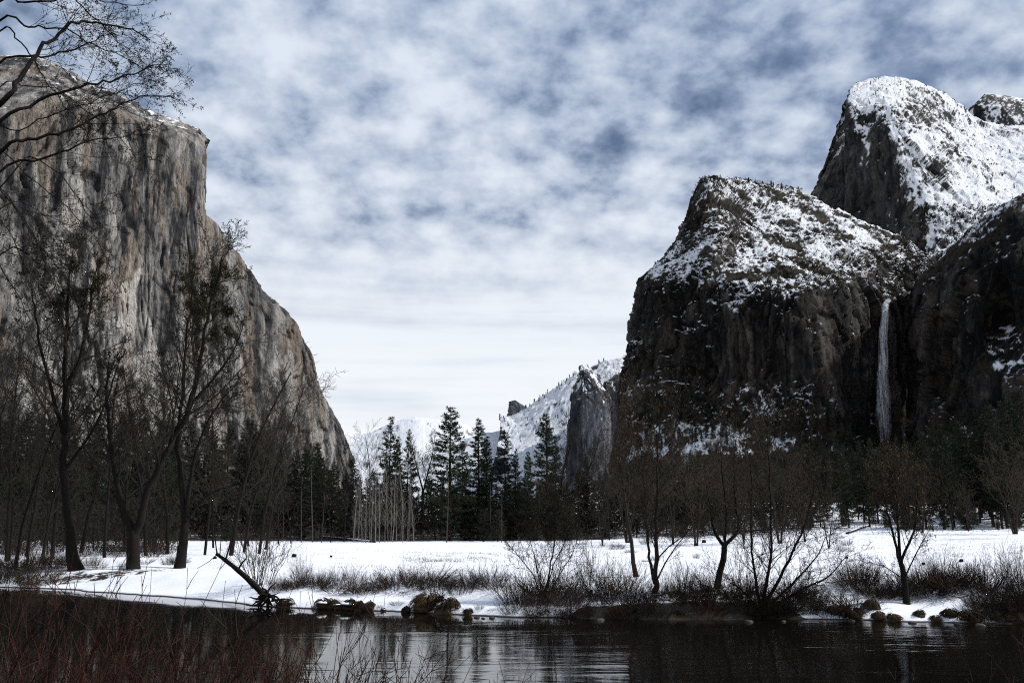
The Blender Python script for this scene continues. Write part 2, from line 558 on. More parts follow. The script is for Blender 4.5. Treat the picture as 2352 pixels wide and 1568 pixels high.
    if 'lee' in pal:
        sv = sv - pal['lee'] * smooth((-nn[:, 0] - 0.5) / 0.3) + 0.42 * np.exp(-(run2 / 0.07) ** 2) * smooth((nn[:, 2] - 0.10) / 0.2) * smooth((nn[:, 0] + 0.55) / 0.3)
    snow = smooth((sv - pal['snow_at']) / 0.14 + 0.5)
    C = C + (np.array([[0.90, 0.91, 0.93]]) - C) * snow[:, None]
    me = mesh_from(name, G2.reshape(-1, 3), [grid_faces(nu, nv)], [material], False)
    a_ = me.attributes.new('rock', 'FLOAT_COLOR', 'POINT')
    a_.data.foreach_set('color', np.concatenate([np.clip(C, 0.003, 0.95), np.ones((len(C), 1))], axis=1).astype(np.float32).ravel())
    o = tag(link(name, me), label, kind='structure')
    return o, G2


m_cap = rock_material('granite_warm', 0.30, 2.0)
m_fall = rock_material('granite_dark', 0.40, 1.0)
m_far = rock_material('granite_far', 0.25, 3.0)
PAL_CAP = dict(dark=(0.040, 0.040, 0.042), mid=(0.180, 0.172, 0.162), blot=0.14, light=(0.385, 0.362, 0.330), stain=(0.235, 0.172, 0.122), stain_amt=0.50, pale_amt=0.85, bend=0.10, hair=0.60, snow_at=0.92, snow_noise=0.26, streak=0.95)
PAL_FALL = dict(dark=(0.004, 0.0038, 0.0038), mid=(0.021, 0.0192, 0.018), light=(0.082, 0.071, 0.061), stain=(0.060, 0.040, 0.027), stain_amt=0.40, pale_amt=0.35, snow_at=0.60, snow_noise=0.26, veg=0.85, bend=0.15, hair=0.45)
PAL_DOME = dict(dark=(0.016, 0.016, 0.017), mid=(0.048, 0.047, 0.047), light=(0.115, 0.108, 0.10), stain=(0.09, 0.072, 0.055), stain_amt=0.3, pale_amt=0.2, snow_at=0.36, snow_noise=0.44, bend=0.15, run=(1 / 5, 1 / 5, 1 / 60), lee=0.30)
PAL_FAR = dict(dark=(0.035, 0.038, 0.048), mid=(0.09, 0.095, 0.11), light=(0.17, 0.175, 0.19), stain=(0.12, 0.11, 0.11), stain_amt=0.2, pale_amt=0.2, snow_at=0.50, snow_noise=0.40)
PAL_RIDGE = dict(dark=(0.03, 0.032, 0.04), mid=(0.07, 0.072, 0.08), light=(0.16, 0.165, 0.18), stain=(0.08, 0.075, 0.07), stain_amt=0.2, pale_amt=0.2, snow_at=0.50, snow_noise=0.40)


def wall_col(x, ytop, Dw, ywall=None, ybase=1010, lean=0):
    """a column of the west wall: talus foot, sheer face, and where ywall is given a slope back from the lip to the skyline"""
    yw = ywall if ywall else ytop + 6
    c = [(x - lean, 1198, Dw - 330), (x - lean, ybase, Dw - 90)]
    for k in (0.25, 0.5, 0.75, 1.0):
        c.append((x, ybase + (yw - ybase) * k, Dw - 60 + 60 * k))
    c.append((x, ytop + (yw - ytop) * 0.4, Dw + (170 if ywall else 20)))
    c.append((x, ytop, Dw + (300 if ywall else 45)))
    return c


cw = [wall_col(-420, 110, 1780, 270), wall_col(-120, 125, 1950, 275), wall_col(0, 132, 2050, 262), wall_col(90, 137, 2120, 240),
      wall_col(144, 158, 2160, 236), wall_col(194, 191, 2210, 250), wall_col(245, 212, 2250, 255), wall_col(288, 230, 2290, 270), wall_col(324, 252, 2330, 285),
      wall_col(360, 266, 2360, 296), wall_col(414, 284, 2410, 308), wall_col(452, 300, 2450, 320), wall_col(466, 318, 2500), wall_col(471, 326, 2620), wall_col(455, 340, 3000)]
loft('cliff_left', cw, 340, 420, m_cap, PAL_CAP, unit=2.0, amp=0.66, flute=0.5, tall=5.5, label='tall sunlit tan granite cliff with streaked face on the left', seed=3, cap=(-500, 900, -150))

sk = [(430, 470), (472, 497), (500, 517), (522, 560), (551, 607), (576, 629), (612, 683), (659, 719), (684, 751), (695, 783), (713, 816), (724, 863), (742, 909), (763, 949), (785, 989), (800, 1022), (815, 1060)]
cs = []
for x, y in sk:
    D = 2750 + (x - 430) * 1.7
    yb = 1198
    c = [(x - 14, yb, D - 260)]
    for k in (0.1, 0.3, 0.5, 0.7, 0.88, 0.97, 1.0):
        c.append((x - 10 * (1 - k), yb + (y - yb) * k, D - 130 * (1 - k) ** 1.5 + (40 if k == 1 else 0)))
    cs.append(c)
loft('cliff_shoulder', cs, 180, 260, m_cap, dict(PAL_CAP, mid=(0.13, 0.125, 0.12), light=(0.30, 0.285, 0.265)), unit=2.0, amp=0.75, flute=0.6, tall=5.0, label='grey streaked shoulder of the left cliff falling to the valley floor', seed=60, cap=(-300, 500, -260))

cf = [
 [(1440,1198,1700),(1440,960,1750),(1450,840,1780),(1465,720,1800),(1490,650,1820),(1545,600,1850),(1585,530,1870),(1635,425,1900)],
 [(1400,1198,1400),(1423,935,1480),(1440,830,1500),(1462,730,1515),(1476,640,1530),(1528,592,1560),(1570,520,1590),(1612,418,1640)],
 [(1440,1198,1310),(1470,960,1400),(1488,840,1415),(1505,740,1425),(1515,645,1440),(1568,590,1470),(1605,520,1500),(1640,408,1600)],
 [(1550,1198,1230),(1570,970,1330),(1582,850,1342),(1592,760,1352),(1600,650,1370),(1630,580,1400),(1656,520,1460),(1690,413,1690)],
 [(1670,1198,1180),(1675,980,1280),(1680,860,1300),(1682,750,1310),(1690,650,1340),(1700,580,1440),(1720,510,1540),(1750,425,1740)],
 [(1770,1198,1150),(1770,990,1250),(1770,870,1270),(1770,760,1275),(1770,664,1300),(1790,600,1420),(1805,520,1560),(1830,437,1760)],
 [(1870,1198,1150),(1865,1000,1240),(1860,880,1255),(1855,760,1260),(1850,668,1290),(1870,610,1400),(1890,550,1550),(1920,482,1750)],
 [(1960,1198,1180),(1950,1010,1290),(1945,880,1310),(1940,770,1320),(1930,668,1340),(1950,620,1430),(1980,570,1550),(2010,522,1720)],
 [(2020,1198,1240),(2010,1020,1390),(2010,900,1410),(2010,790,1415),(2003,686,1425),(2020,650,1490),(2050,610,1570),(2080,552,1700)],
 [(2060,1198,1260),(2050,1030,1440),(2050,900,1450),(2050,790,1455),(2046,692,1460),(2065,660,1505),(2095,620,1570),(2130,585,1660)],
 [(2120,1198,1330),(2120,1030,1520),(2120,900,1530),(2120,790,1540),(2120,700,1550),(2135,650,1580),(2165,600,1640),(2200,560,1700)],
]
foot = lambda cc: [[(c[0][0], c[0][1], c[0][2] - 60), (c[1][0], c[1][1], c[1][2] - 20)] + list(c[2:]) for c in cc]
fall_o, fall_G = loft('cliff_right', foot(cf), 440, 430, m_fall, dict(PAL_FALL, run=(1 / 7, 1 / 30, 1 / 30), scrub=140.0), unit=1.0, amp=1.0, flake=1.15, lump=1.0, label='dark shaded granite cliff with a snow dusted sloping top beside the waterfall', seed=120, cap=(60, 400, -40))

cb = [
 [(2086,1198,1270),(2080,1020,1440),(2076,900,1460),(2068,800,1470),(2060,720,1475),(2052,694,1480)],
 [(2120,1198,1180),(2115,1010,1300),(2112,900,1330),(2107,800,1345),(2102,720,1355),(2096,657,1390)],
 [(2190,1198,1110),(2182,1000,1210),(2178,900,1230),(2172,800,1245),(2168,700,1265),(2160,592,1330)],
 [(2260,1198,1060),(2252,1000,1150),(2246,880,1165),(2242,760,1180),(2237,640,1205),(2230,532,1290)],
 [(2330,1198,1010),(2320,980,1090),(2316,860,1110),(2311,740,1198),(2306,600,1160),(2298,476,1260)],
 [(2430,1198,960),(2430,970,1040),(2430,850,1060),(2430,730,1080),(2430,580,1120),(2430,418,1220)],
 [(2700,1198,900),(2700,970,980),(2700,850,1000),(2700,730,1020),(2700,560,1060),(2700,380,1160)],
 [(3200,1198,800),(3200,970,900),(3200,850,920),(3200,730,940),(3200,560,960),(3200,400,1000)],
]
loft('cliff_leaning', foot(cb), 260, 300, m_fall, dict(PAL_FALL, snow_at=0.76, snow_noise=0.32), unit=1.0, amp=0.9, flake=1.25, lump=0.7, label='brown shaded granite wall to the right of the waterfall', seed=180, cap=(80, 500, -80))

cd = [
 [(2010,600,2450),(2010,500,2450),(2010,400,2455),(2012,300,2460),(2016,230,2480),(2030,200,2560)],
 [(1932,600,2160),(1940,480,2170),(1943,400,2180),(1944,300,2195),(1946,240,2225),(1956,203,2330)],
 [(2000,600,2070),(2000,500,2085),(2000,400,2100),(2000,300,2130),(2000,232,2190),(2004,187,2420)],
 [(2060,600,2000),(2060,500,2015),(2062,400,2035),(2062,300,2075),(2062,235,2180),(2060,183,2440)],
 [(2120,600,1920),(2125,500,1960),(2128,420,2005),(2130,330,2090),(2125,260,2240),(2110,191,2450)],
 [(2190,600,1880),(2195,510,1950),(2200,430,2050),(2195,350,2170),(2185,285,2310),(2165,214,2470)],
 [(2270,600,1860),(2270,510,1950),(2265,440,2080),(2250,370,2220),(2230,310,2350),(2215,246,2480)],
 [(2360,600,1860),(2350,520,1950),(2340,450,2100),(2310,390,2250),(2280,330,2400),(2250,284,2500)],
 [(2480,600,1850),(2470,520,1950),(2450,440,2100),(2420,380,2260),(2380,320,2420),(2352,292,2560)],
 [(2750,600,1850),(2750,500,1950),(2740,430,2100),(2700,360,2260),(2660,300,2450),(2620,260,2600)],
]
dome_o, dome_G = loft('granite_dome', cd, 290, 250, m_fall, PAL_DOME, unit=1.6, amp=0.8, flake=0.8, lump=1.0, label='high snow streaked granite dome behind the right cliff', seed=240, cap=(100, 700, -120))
ch = [
 [(1985,620,2600),(1985,470,2620),(1985,410,2650),(1990,364,2680)],
 [(1872,620,2450),(1878,470,2480),(1892,418,2510),(1922,360,2540)],
 [(1930,620,2380),(1930,480,2400),(1932,420,2440),(1944,346,2500)],
 [(1985,620,2400),(1985,480,2420),(1985,420,2460),(1985,346,2520)],
]
loft('dome_shoulder', ch, 90, 130, m_fall, dict(PAL_DOME, snow_at=1.6, snow_noise=0.25), unit=1.6, amp=0.5, label='dark rock shoulder left of the snowy dome', seed=260)
ck = [
 [(2275,330,3100),(2275,290,3100),(2277,250,3100),(2290,224,3150)],
 [(2236,330,2900),(2237,285,2920),(2240,240,2940),(2262,217,2980)],
 [(2295,330,2820),(2295,290,2840),(2297,245,2880),(2300,219,2980)],
 [(2352,340,2800),(2352,300,2820),(2352,255,2880),(2352,229,3000)],
 [(2480,360,2760),(2480,310,2790),(2480,280,2860),(2480,262,3000)],
]
loft('dome_knoll', ck, 110, 90, m_fall, dict(PAL_DOME, snow_at=0.66), unit=1.6, amp=0.5, label='small rocky snow capped knoll at the right edge', seed=280)

# far centre
ridge = [(860, 1100), (960, 1062), (1040, 1030), (1100, 1000), (1198, 985), (1150, 964), (1175, 958), (1205, 945), (1235, 924), (1260, 907), (1290, 886), (1320, 866), (1350, 854), (1385, 838), (1410, 828), (1440, 819), (1500, 800), (1600, 780)]
cr = []
for x, y in ridge:
    D = 5300
    cr.append([(x - 60, 1198, 3900), (x - 30, y + (1198 - y) * 0.6, 4300), (x - 10, y + (1198 - y) * 0.3, 4800), (x, y + 8, 5200), (x, y, D)])
ridge_o, ridge_G = loft('snowy_ridge', cr, 220, 150, m_far, PAL_RIDGE, unit=3.5, amp=0.5, lump=0.5, label='distant snowy ridge with a line of trees along its crest', seed=300, cap=(300, 900, -300))
cp = [
 [(1345,1198,4700),(1345,960,4700),(1345,900,4700),(1345,860,4700),(1347,845,4700)],
 [(1290,1198,4150),(1303,960,4200),(1311,895,4220),(1327,850,4240),(1337,836,4260)],
 [(1320,1198,4060),(1322,960,4100),(1328,900,4120),(1338,855,4160),(1344,835,4230)],
 [(1350,1198,4050),(1352,960,4090),(1352,905,4110),(1354,865,4150),(1352,839,4230)],
 [(1402,1198,4100),(1398,965,4140),(1390,905,4160),(1378,880,4190),(1366,856,4240)],
 [(1400,1198,4500),(1396,980,4500),(1386,930,4500),(1376,890,4500),(1365,866,4500)],
]
loft('rock_spire', cp, 120, 150, m_far, dict(PAL_FAR, snow_at=0.60, mid=(0.12, 0.125, 0.14), light=(0.22, 0.225, 0.24)), unit=2.6, amp=0.8, label='distant grey rock spire in the gap of the valley', seed=330, cap=(20, 60, -60))
cq = [
 [(1400,1198,4700),(1392,960,4700),(1392,900,4700),(1394,880,4700)],
 [(1378,1198,4250),(1380,960,4300),(1384,905,4330),(1390,874,4360)],
 [(1402,1198,4250),(1402,960,4290),(1402,900,4320),(1400,868,4360)],
 [(1440,1198,4250),(1436,960,4290),(1430,900,4320),(1422,850,4400)],
 [(1480,1198,4300),(1476,960,4320),(1466,890,4360),(1450,830,4450)],
]
loft('rock_buttress', cq, 90, 110, m_far, PAL_FAR, unit=2.6, amp=0.6, label='snow dusted rock buttress right of the distant spire', seed=345, cap=(60, 150, -60))
cn = [
 [(1185,990,5800),(1180,960,5800),(1178,940,5800),(1180,926,5800)],
 [(1152,990,5400),(1160,960,5420),(1166,940,5440),(1172,921,5460)],
 [(1185,990,5380),(1186,962,5400),(1186,940,5420),(1184,919,5460)],
 [(1215,990,5400),(1214,962,5420),(1212,946,5440),(1206,933,5470)],
 [(1240,990,5600),(1240,962,5600),(1238,950,5600),(1236,945,5600)],
]
loft('rock_horn', cn, 60, 60, m_far, dict(PAL_FAR, snow_at=0.95), unit=2.6, amp=0.5, label='small dark rock horn on the distant ridge', seed=360, cap=(0, 100, -60))
fm = [(640, 1040), (740, 1022), (790, 1008), (830, 1000), (868, 988), (905, 972), (950, 960), (990, 963), (1020, 970), (1060, 974), (1100, 992), (1160, 1010), (1260, 1030)]
cm = [[(x, 1198, 5800), (x, y + (1198 - y) * 0.5, 6500), (x, y + 10, 7300), (x, y, 7600)] for x, y in fm]
loft('snow_mountain', cm, 160, 80, m_far, PAL_RIDGE, unit=4.5, amp=0.4, lump=0.3, label='far white mountain closing the end of the valley', seed=380, cap=(0, 900, -300))
# ------------------------------------------------------------------ vegetation kit
class Tubes:
    """collects tapered polylines, builds them as one mesh"""
    def __init__(s):
        s.g = {}

    def add(s, pts, rad, n=3, mi=0):
        s.g.setdefault((len(pts), n, mi), []).append((pts, rad))

    def arrays(s):
        Vs, Fs, Ms, off = [], [], [], 0
        for (k, n, mi), lst in s.g.items():
            Pn = np.array([a for a, _ in lst], dtype=float)
            R = np.array([b for _, b in lst], dtype=float)
            M = len(Pn)
            T = np.gradient(Pn, axis=1)
            T /= np.linalg.norm(T, axis=2, keepdims=True) + 1e-9
            ref = np.where(np.abs(T[:, :1, 2:3]) > 0.8, np.array([[[1.0, 0.13, 0.0]]]), np.array([[[0.11, 0.07, 1.0]]]))
            U = np.cross(T, np.broadcast_to(ref, T.shape))
            U /= np.linalg.norm(U, axis=2, keepdims=True) + 1e-9
            B = np.cross(T, U)
            a = np.arange(n) * 2 * pi / n
            ring = U[:, :, None, :] * np.cos(a)[None, None, :, None] + B[:, :, None, :] * np.sin(a)[None, None, :, None]
            Vv = Pn[:, :, None, :] + ring * R[:, :, None, None]
            idx = np.arange(M * k * n).reshape(M, k, n) + off
            q0, q1 = idx[:, :-1], idx[:, 1:]
            f = np.stack([q0, np.roll(q0, -1, axis=2), np.roll(q1, -1, axis=2), q1], axis=-1).reshape(-1, 4)
            Vs.append(Vv.reshape(-1, 3)); Fs.append(f); Ms.append(np.full(len(f), mi)); off += M * k * n
        return np.concatenate(Vs), np.concatenate(Fs), np.concatenate(Ms)

    def mesh(s, name, mats, smooth_shade=True):
        V_, F_, M_ = s.arrays()
        return mesh_from(name, V_, [F_], mats, smooth_shade, M_ if len(mats) > 1 else None)


def _n(v):
    l = math.sqrt(v[0] * v[0] + v[1] * v[1] + v[2] * v[2]) or 1e-9
    return (v[0] / l, v[1] / l, v[2] / l)


def _off(d, ang, az):
    """direction d turned by ang, around it by az"""
    r = (0.0, 0.0, 1.0) if abs(d[2]) < 0.9 else (1.0, 0.0, 0.0)
    u = _n((d[1] * r[2] - d[2] * r[1], d[2] * r[0] - d[0] * r[2], d[0] * r[1] - d[1] * r[0]))
    v = (d[1] * u[2] - d[2] * u[1], d[2] * u[0] - d[0] * u[2], d[0] * u[1] - d[1] * u[0])
    c, s, ca, sa = cos(ang), sin(ang), cos(az), sin(az)
    return tuple(d[i] * c + (u[i] * ca + v[i] * sa) * s for i in range(3))


class Spec:
    """how a bare tree branches, level by level (level 0 = stem)"""
    def __init__(s, **k):
        s.steps = [10, 6, 5, 3, 2]; s.sides = [8, 5, 3, 3, 3]; s.wig = [0.06, 0.16, 0.20, 0.25, 0.3]; s.up = [0.02, 0.07, 0.05, 0.03, 0.0]
        s.nch = [14, 7, 6, 4, 0]; s.ang = [0.75, 0.70, 0.75, 0.8]; s.ratio = [0.42, 0.50, 0.50, 0.5]; s.t0 = [0.30, 0.22, 0.2, 0.2]
        s.rr = [0.42, 0.55, 0.55, 0.6]; s.rmin = 0.008; s.top = [0.25, 0.25, 0.35, 0.5, 0.6]; s.shrink = 0.65; s.maxlev = 4; s.droop_tip = 0.0
        for a, b in k.items():
            setattr(s, a, b)


def spawn(T, tips, pts, rad, L, lev, S, rng, nch=None, t0=None):
    k = len(pts) - 1
    n = S.nch[lev] if nch is None else nch
    t0 = S.t0[lev] if t0 is None else t0
    az = rng.random() * 6.28
    for j in range(n):
        t = t0 + (1 - t0) * (j + rng.random() * 0.9) / n
        f = t * k
        i = min(int(f), k - 1)
        u = f - i
        p = tuple(pts[i][c] + (pts[i + 1][c] - pts[i][c]) * u for c in range(3))
        dd = _n(tuple(pts[i + 1][c] - pts[i][c] for c in range(3)))
        r = rad[i] + (rad[i + 1] - rad[i]) * u
        az += 2.4 + rng.uniform(-0.5, 0.5)
        cd = _off(dd, S.ang[lev] * rng.uniform(0.65, 1.25), az)
        cl = L * S.ratio[lev] * (1.12 - S.shrink * t) * rng.uniform(0.65, 1.2)
        cr = max(S.rmin, min(r * S.rr[lev] * rng.uniform(0.8, 1.15), r * 0.9))
        grow(T, tips, p, cd, cl, cr, lev + 1, S, rng)


def grow(T, tips, p, d, L, r, lev, S, rng):
    k = S.steps[lev]
    pts, rad = [p], [r]
    w_, up, tp = S.wig[lev], S.up[lev], S.top[lev]
    for i in range(k):
        d = _n((d[0] + rng.gauss(0, w_), d[1] + rng.gauss(0, w_), d[2] + rng.gauss(0, w_) + up - (S.droop_tip * i / k if lev >= 2 else 0)))
        p = (p[0] + d[0] * L / k, p[1] + d[1] * L / k, p[2] + d[2] * L / k)
        pts.append(p)
        rad.append(max(S.rmin * 0.6, r * (1 - (1 - tp) * (i + 1) / k)))
    T[min(lev, len(T) - 1)].add(pts, rad, S.sides[lev])
    if lev >= S.maxlev:
        tips.append(p)
        return
    spawn(T, tips, pts, rad, L, lev, S, rng)


def bark_material(name, c1, c2, scale=6.0):
    m, n = mat(name)
    p = n.node('ShaderNodeTexCoord').outputs['Object']
    f = n.noise(n.vmath('MULTIPLY', p, (1, 1, 0.25)), scale, 3.0, 0.6)
    finish(n, n.mix(f, c1, c2), 0.9, f, 0.04, 0.7, 0.1)
    return m


def plain(name, c1, c2, scale=1.0, rough=0.85):
    m, n = mat(name)
    p = n.node('ShaderNodeTexCoord').outputs['Object']
    rnd = n.node('ShaderNodeObjectInfo').outputs['Random']
    f = n.math('ADD', n.math('MULTIPLY', n.noise(p, scale, 2.0, 0.6), 0.8), n.math('MULTIPLY', n.math('SUBTRACT', rnd, 0.35), 0.35))
    finish(n, n.mix(n.ramp(f, 0.2, 0.7), c1, c2), rough, None, spec=0.1)
    return m


B_DARK = bark_material('bark_dark', (0.006, 0.005, 0.0045), (0.019, 0.015, 0.013))
B_TWIG = plain('twig_dark', (0.018, 0.014, 0.011), (0.045, 0.035, 0.028), 0.5)
B_BROWN = bark_material('bark_brown', (0.016, 0.012, 0.010), (0.042, 0.032, 0.026))
B_TWIGB = plain('twig_brown', (0.020, 0.016, 0.012), (0.054, 0.041, 0.031), 0.5)
B_PALE = plain('bark_pale', (0.11, 0.10, 0.09), (0.24, 0.215, 0.185), 0.5)
B_TWIGP = plain('twig_pale', (0.09, 0.08, 0.070), (0.17, 0.15, 0.13), 0.5)
B_GREY = plain('bark_weathered', (0.045, 0.04, 0.034), (0.10, 0.088, 0.074), 0.5)
B_RED = plain('stem_red', (0.012, 0.006, 0.0045), (0.050, 0.015, 0.010), 3.0, 0.5)
B_WILLOW = plain('stem_willow', (0.016, 0.010, 0.008), (0.055, 0.030, 0.021), 0.7)
B_PINE = bark_material('bark_pine', (0.012, 0.008, 0.006), (0.036, 0.022, 0.015), 3.0)
NEEDLE = plain('needles', (0.008, 0.012, 0.007), (0.032, 0.041, 0.024), 0.35)
NEEDLE2 = plain('needles_grey', (0.012, 0.014, 0.010), (0.036, 0.038, 0.027), 0.35)
LEAF_DRY = plain('catkin', (0.034, 0.021, 0.011), (0.095, 0.056, 0.026), 1.5)
MISTLE = plain('mistletoe', (0.010, 0.011, 0.004), (0.034, 0.030, 0.010), 1.2)
GRASS_DRY = plain('dry_grass', (0.024, 0.016, 0.009), (0.10, 0.066, 0.038), 4.0)
SNOW = plain('snow', (0.84, 0.86, 0.89), (0.90, 0.91, 0.93), 1.0, 0.6)


def leaf_fan(rng_np, centers, n_each, size, spread, up=0.0, narrow=0.35):
    """small triangles scattered round centres"""
    c = np.repeat(np.asarray(centers, dtype=float), n_each, axis=0)
    M = len(c)
    o = rng_np.normal(size=(M, 3)) * spread
    d = rng_np.normal(size=(M, 3)); d[:, 2] += up
    d /= np.linalg.norm(d, axis=1, keepdims=True)
    s = rng_np.normal(size=(M, 3)); s = np.cross(d, s); s /= np.linalg.norm(s, axis=1, keepdims=True) + 1e-9
    L = size * rng_np.uniform(0.6, 1.3, (M, 1))
    a = c + o
    V_ = np.stack([a - s * L * narrow * 0.5, a + s * L * narrow * 0.5, a + d * L], axis=1).reshape(-1, 3)
    return V_, np.arange(M * 3).reshape(-1, 3)


def empty(name, loc):
    o = bpy.data.objects.new(name, None)
    col.objects.link(o)
    o.location = loc
    o.empty_display_size = 0.2
    return o


def copy_tree(o, loc, rz=0.0, s=(1, 1, 1), tilt=0.0):
    r = o.copy(); col.objects.link(r)
    r.location = loc; r.rotation_euler = (tilt, 0, rz); r.scale = s
    for ch in o.children:
        c = ch.copy(); col.objects.link(c); c.parent = r
        for g in ch.children:
            e = g.copy(); col.objects.link(e); e.parent = c
    return r


class Kind:
    """a built thing to be copied: the first placing moves the original"""
    def __init__(s, root, h):
        s.o, s.h, s.used = root, h, False

    def put(s, loc, h, rz, label=None, group=None, wide=1.0, tilt=0.0):
        k = h / s.h
        if not s.used:
            o = s.o; s.used = True
            o.location = loc; o.rotation_euler = (tilt, 0, rz); o.scale = (k * wide, k * wide, k)
        else:
            o = copy_tree(s.o, loc, rz, (k * wide, k * wide, k), tilt)
        if label:
            o['label'] = label
        if group:
            o['group'] = group
        return o

    def drop(s):
        if not s.used:
            for ch in list(s.o.children):
                bpy.data.objects.remove(ch)
            bpy.data.objects.remove(s.o)


def bare_kind(name, cat, h, S, seed, bark, twig, stems=1, r0=0.22, lean=0.08, catkins=0, split=0.0):
    rng = random.Random(seed)
    root = empty(name, (0, 0, 0)); root['category'] = cat
    T = [Tubes(), Tubes()]
    tips = []
    for k in range(stems):
        d = _n((rng.gauss(0, lean) + split * cos(k * 2.4), rng.gauss(0, lean) + split * sin(k * 2.4), 1.0))
        grow(T, tips, (rng.gauss(0, 0.15) * (stems > 1), rng.gauss(0, 0.15) * (stems > 1), -0.15), d, h * rng.uniform(0.85, 1.0), r0 * rng.uniform(0.8, 1.1), 0, S, rng)
    link('trunk', T[0].mesh('trunk', [bark]), root)
    link('crown', T[1].mesh('crown', [twig], False), root)
    if catkins:
        rn = np.random.default_rng(seed)
        tp = np.array(tips); tp = tp[rn.random(len(tp)) < catkins]
        V_, F_ = leaf_fan(rn, tp, 3, 0.20, 0.12, -1.6, 0.35)
        o = link('catkins', mesh_from('catkins', V_, [F_], [LEAF_DRY]), root)
        o['kind'] = 'stuff'
    return Kind(root, h)


def conifer_kind(name, h, seed, rmax=0.14, base=0.18, dens=1.0, needle=None, droop=0.25, tuft=0.55, cat='pine tree', taper=0.8):
    rng = random.Random(seed); rn = np.random.default_rng(seed)
    root = empty(name, (0, 0, 0)); root['category'] = cat
    T = Tubes()
    lean = rng.gauss(0, 0.01)
    tp = [(lean * t * h * 0.3 + 0.05 * sin(t * 5), lean * t * h, t * h - 0.2) for t in np.linspace(0, 1, 9)]
    T.add(tp, [max(0.03, 0.014 * h * (1 - 0.95 * t)) for t in np.linspace(0, 1, 9)], 7)
    cent, dirs, size = [], [], []
    z = base * h
    az = 0.0
    gap_c = [(rng.uniform(base, 0.9) * h, rng.random() * 6.28, rng.uniform(0.4, 0.9)) for _ in range(7)]
    while z < h * 0.985:
        t = (z / h - base) / (1 - base)
        prof = (1 - t) ** taper * min(1.0, 0.45 + t * 3.0)
        for _ in range(rng.choice((3, 4, 4, 5)) if t < 0.9 else 3):
            az += 1.9 + rng.uniform(-0.6, 0.6)
            L = h * rmax * prof * rng.uniform(0.55, 1.15) + 0.25
            for gz, ga, gw in gap_c:
                if abs(z - gz) < 0.05 * h and abs((az - ga + pi) % (2 * pi) - pi) < gw:
                    L *= 0.4
            if rng.random() < 0.06:
                continue
            el = 0.35 * t - droop * (1 - t) + rng.gauss(0, 0.20)
            d = (cos(az) * cos(el), sin(az) * cos(el), sin(el))
            pts = []
            for u in (0, 0.33, 0.66, 1.0):
                sag = -0.10 * L * u + 0.22 * L * u * u
                pts.append((d[0] * L * u, d[1] * L * u, z + d[2] * L * u + sag))
            T.add(pts, [0.010 * L + 0.02, 0.008 * L + 0.015, 0.006 * L + 0.012, 0.01], 3)
            m = max(2, int(L / 0.46 * dens))
            for j in range(m):
                u = 0.22 + 0.80 * (j + rng.random()) / m
                sag = -0.10 * L * u + 0.22 * L * u * u
                side = rng.gauss(0, 0.16 * L * (1.15 - u))
                cent.append((d[0] * L * u - d[1] * side, d[1] * L * u + d[0] * side, z + d[2] * L * u + sag + rng.gauss(0, 0.08)))
                dirs.append((d[0] * 0.8 - d[1] * side, d[1] * 0.8 + d[0] * side, 0.35))
        z += h * 0.021 * rng.uniform(0.7, 1.3)
    c = np.array(cent); dd = np.array(dirs)
    per = 8
    c = np.repeat(c, per, axis=0); dd = np.repeat(dd, per, axis=0)
    M = len(c)
    dd = dd + rn.normal(size=(M, 3)) * 0.65
    dd /= np.linalg.norm(dd, axis=1, keepdims=True)
    s = np.cross(dd, rn.normal(size=(M, 3))); s /= np.linalg.norm(s, axis=1, keepdims=True) + 1e-9
    L = tuft * (h / 28) ** 0.5 * rn.uniform(0.5, 1.25, (M, 1))
    a = c + rn.normal(size=(M, 3)) * 0.14
    V_ = np.stack([a - s * L * 0.17, a + s * L * 0.17, a + dd * L], axis=1).reshape(-1, 3)
    link('trunk', T.mesh('trunk', [B_PINE]), root)
    link('crown', mesh_from('crown', V_, [np.arange(M * 3).reshape(-1, 3)], [needle or NEEDLE]), root)
    return Kind(root, h)


def shrub_kind(name, h, seed, stems=70, spread=0.55, r=0.010, material=None, twigs=4, base_r=0.35, cat='shrub', lean=(0, 0), sub=0, up=0.09):
    rng = random.Random(seed)
    S = Spec(steps=[5, 3, 2], sides=[3, 3, 3], wig=[0.11, 0.18, 0.2], up=[up, up * 0.9, 0.03], nch=[twigs, sub, 0], ang=[0.5, 0.6], ratio=[0.45, 0.5], t0=[0.3, 0.3],
             rr=[0.7, 0.7], rmin=r * 0.45, top=[0.4, 0.5, 0.6], maxlev=2 if sub else 1)
    T = [Tubes()]
    for k in range(stems):
        a = rng.random() * 6.28; q_ = math.sqrt(rng.random())
        p = (cos(a) * q_ * base_r, sin(a) * q_ * base_r, -0.1)
        d = _n((cos(a) * q_ * spread + rng.gauss(0, 0.22) + lean[0], sin(a) * q_ * spread + rng.gauss(0, 0.22) + lean[1], 1.0))
        grow(T, [], p, d, h * rng.uniform(0.45, 1.1) * (1 - 0.25 * q_), r * rng.uniform(0.7, 1.2), 0, S, rng)
    root = link(name, T[0].mesh(name, [material or B_WILLOW], False))
    root['category'] = cat
    return Kind(root, h)


_ONES = 'first second third fourth fifth sixth seventh eighth ninth tenth eleventh twelfth thirteenth fourteenth fifteenth sixteenth seventeenth eighteenth nineteenth'.split()
_TENS = {20: ('twentieth', 'twenty'), 30: ('thirtieth', 'thirty'), 40: ('fortieth', 'forty'), 50: ('fiftieth', 'fifty'), 60: ('sixtieth', 'sixty'), 70: ('seventieth', 'seventy'), 80: ('eightieth', 'eighty'), 90: ('ninetieth', 'ninety')}
ORD = list(_ONES)
for t_ in _TENS:
    ORD += [_TENS[t_][0]] + [_TENS[t_][1] + '-' + o_ for o_ in _ONES[:9]]


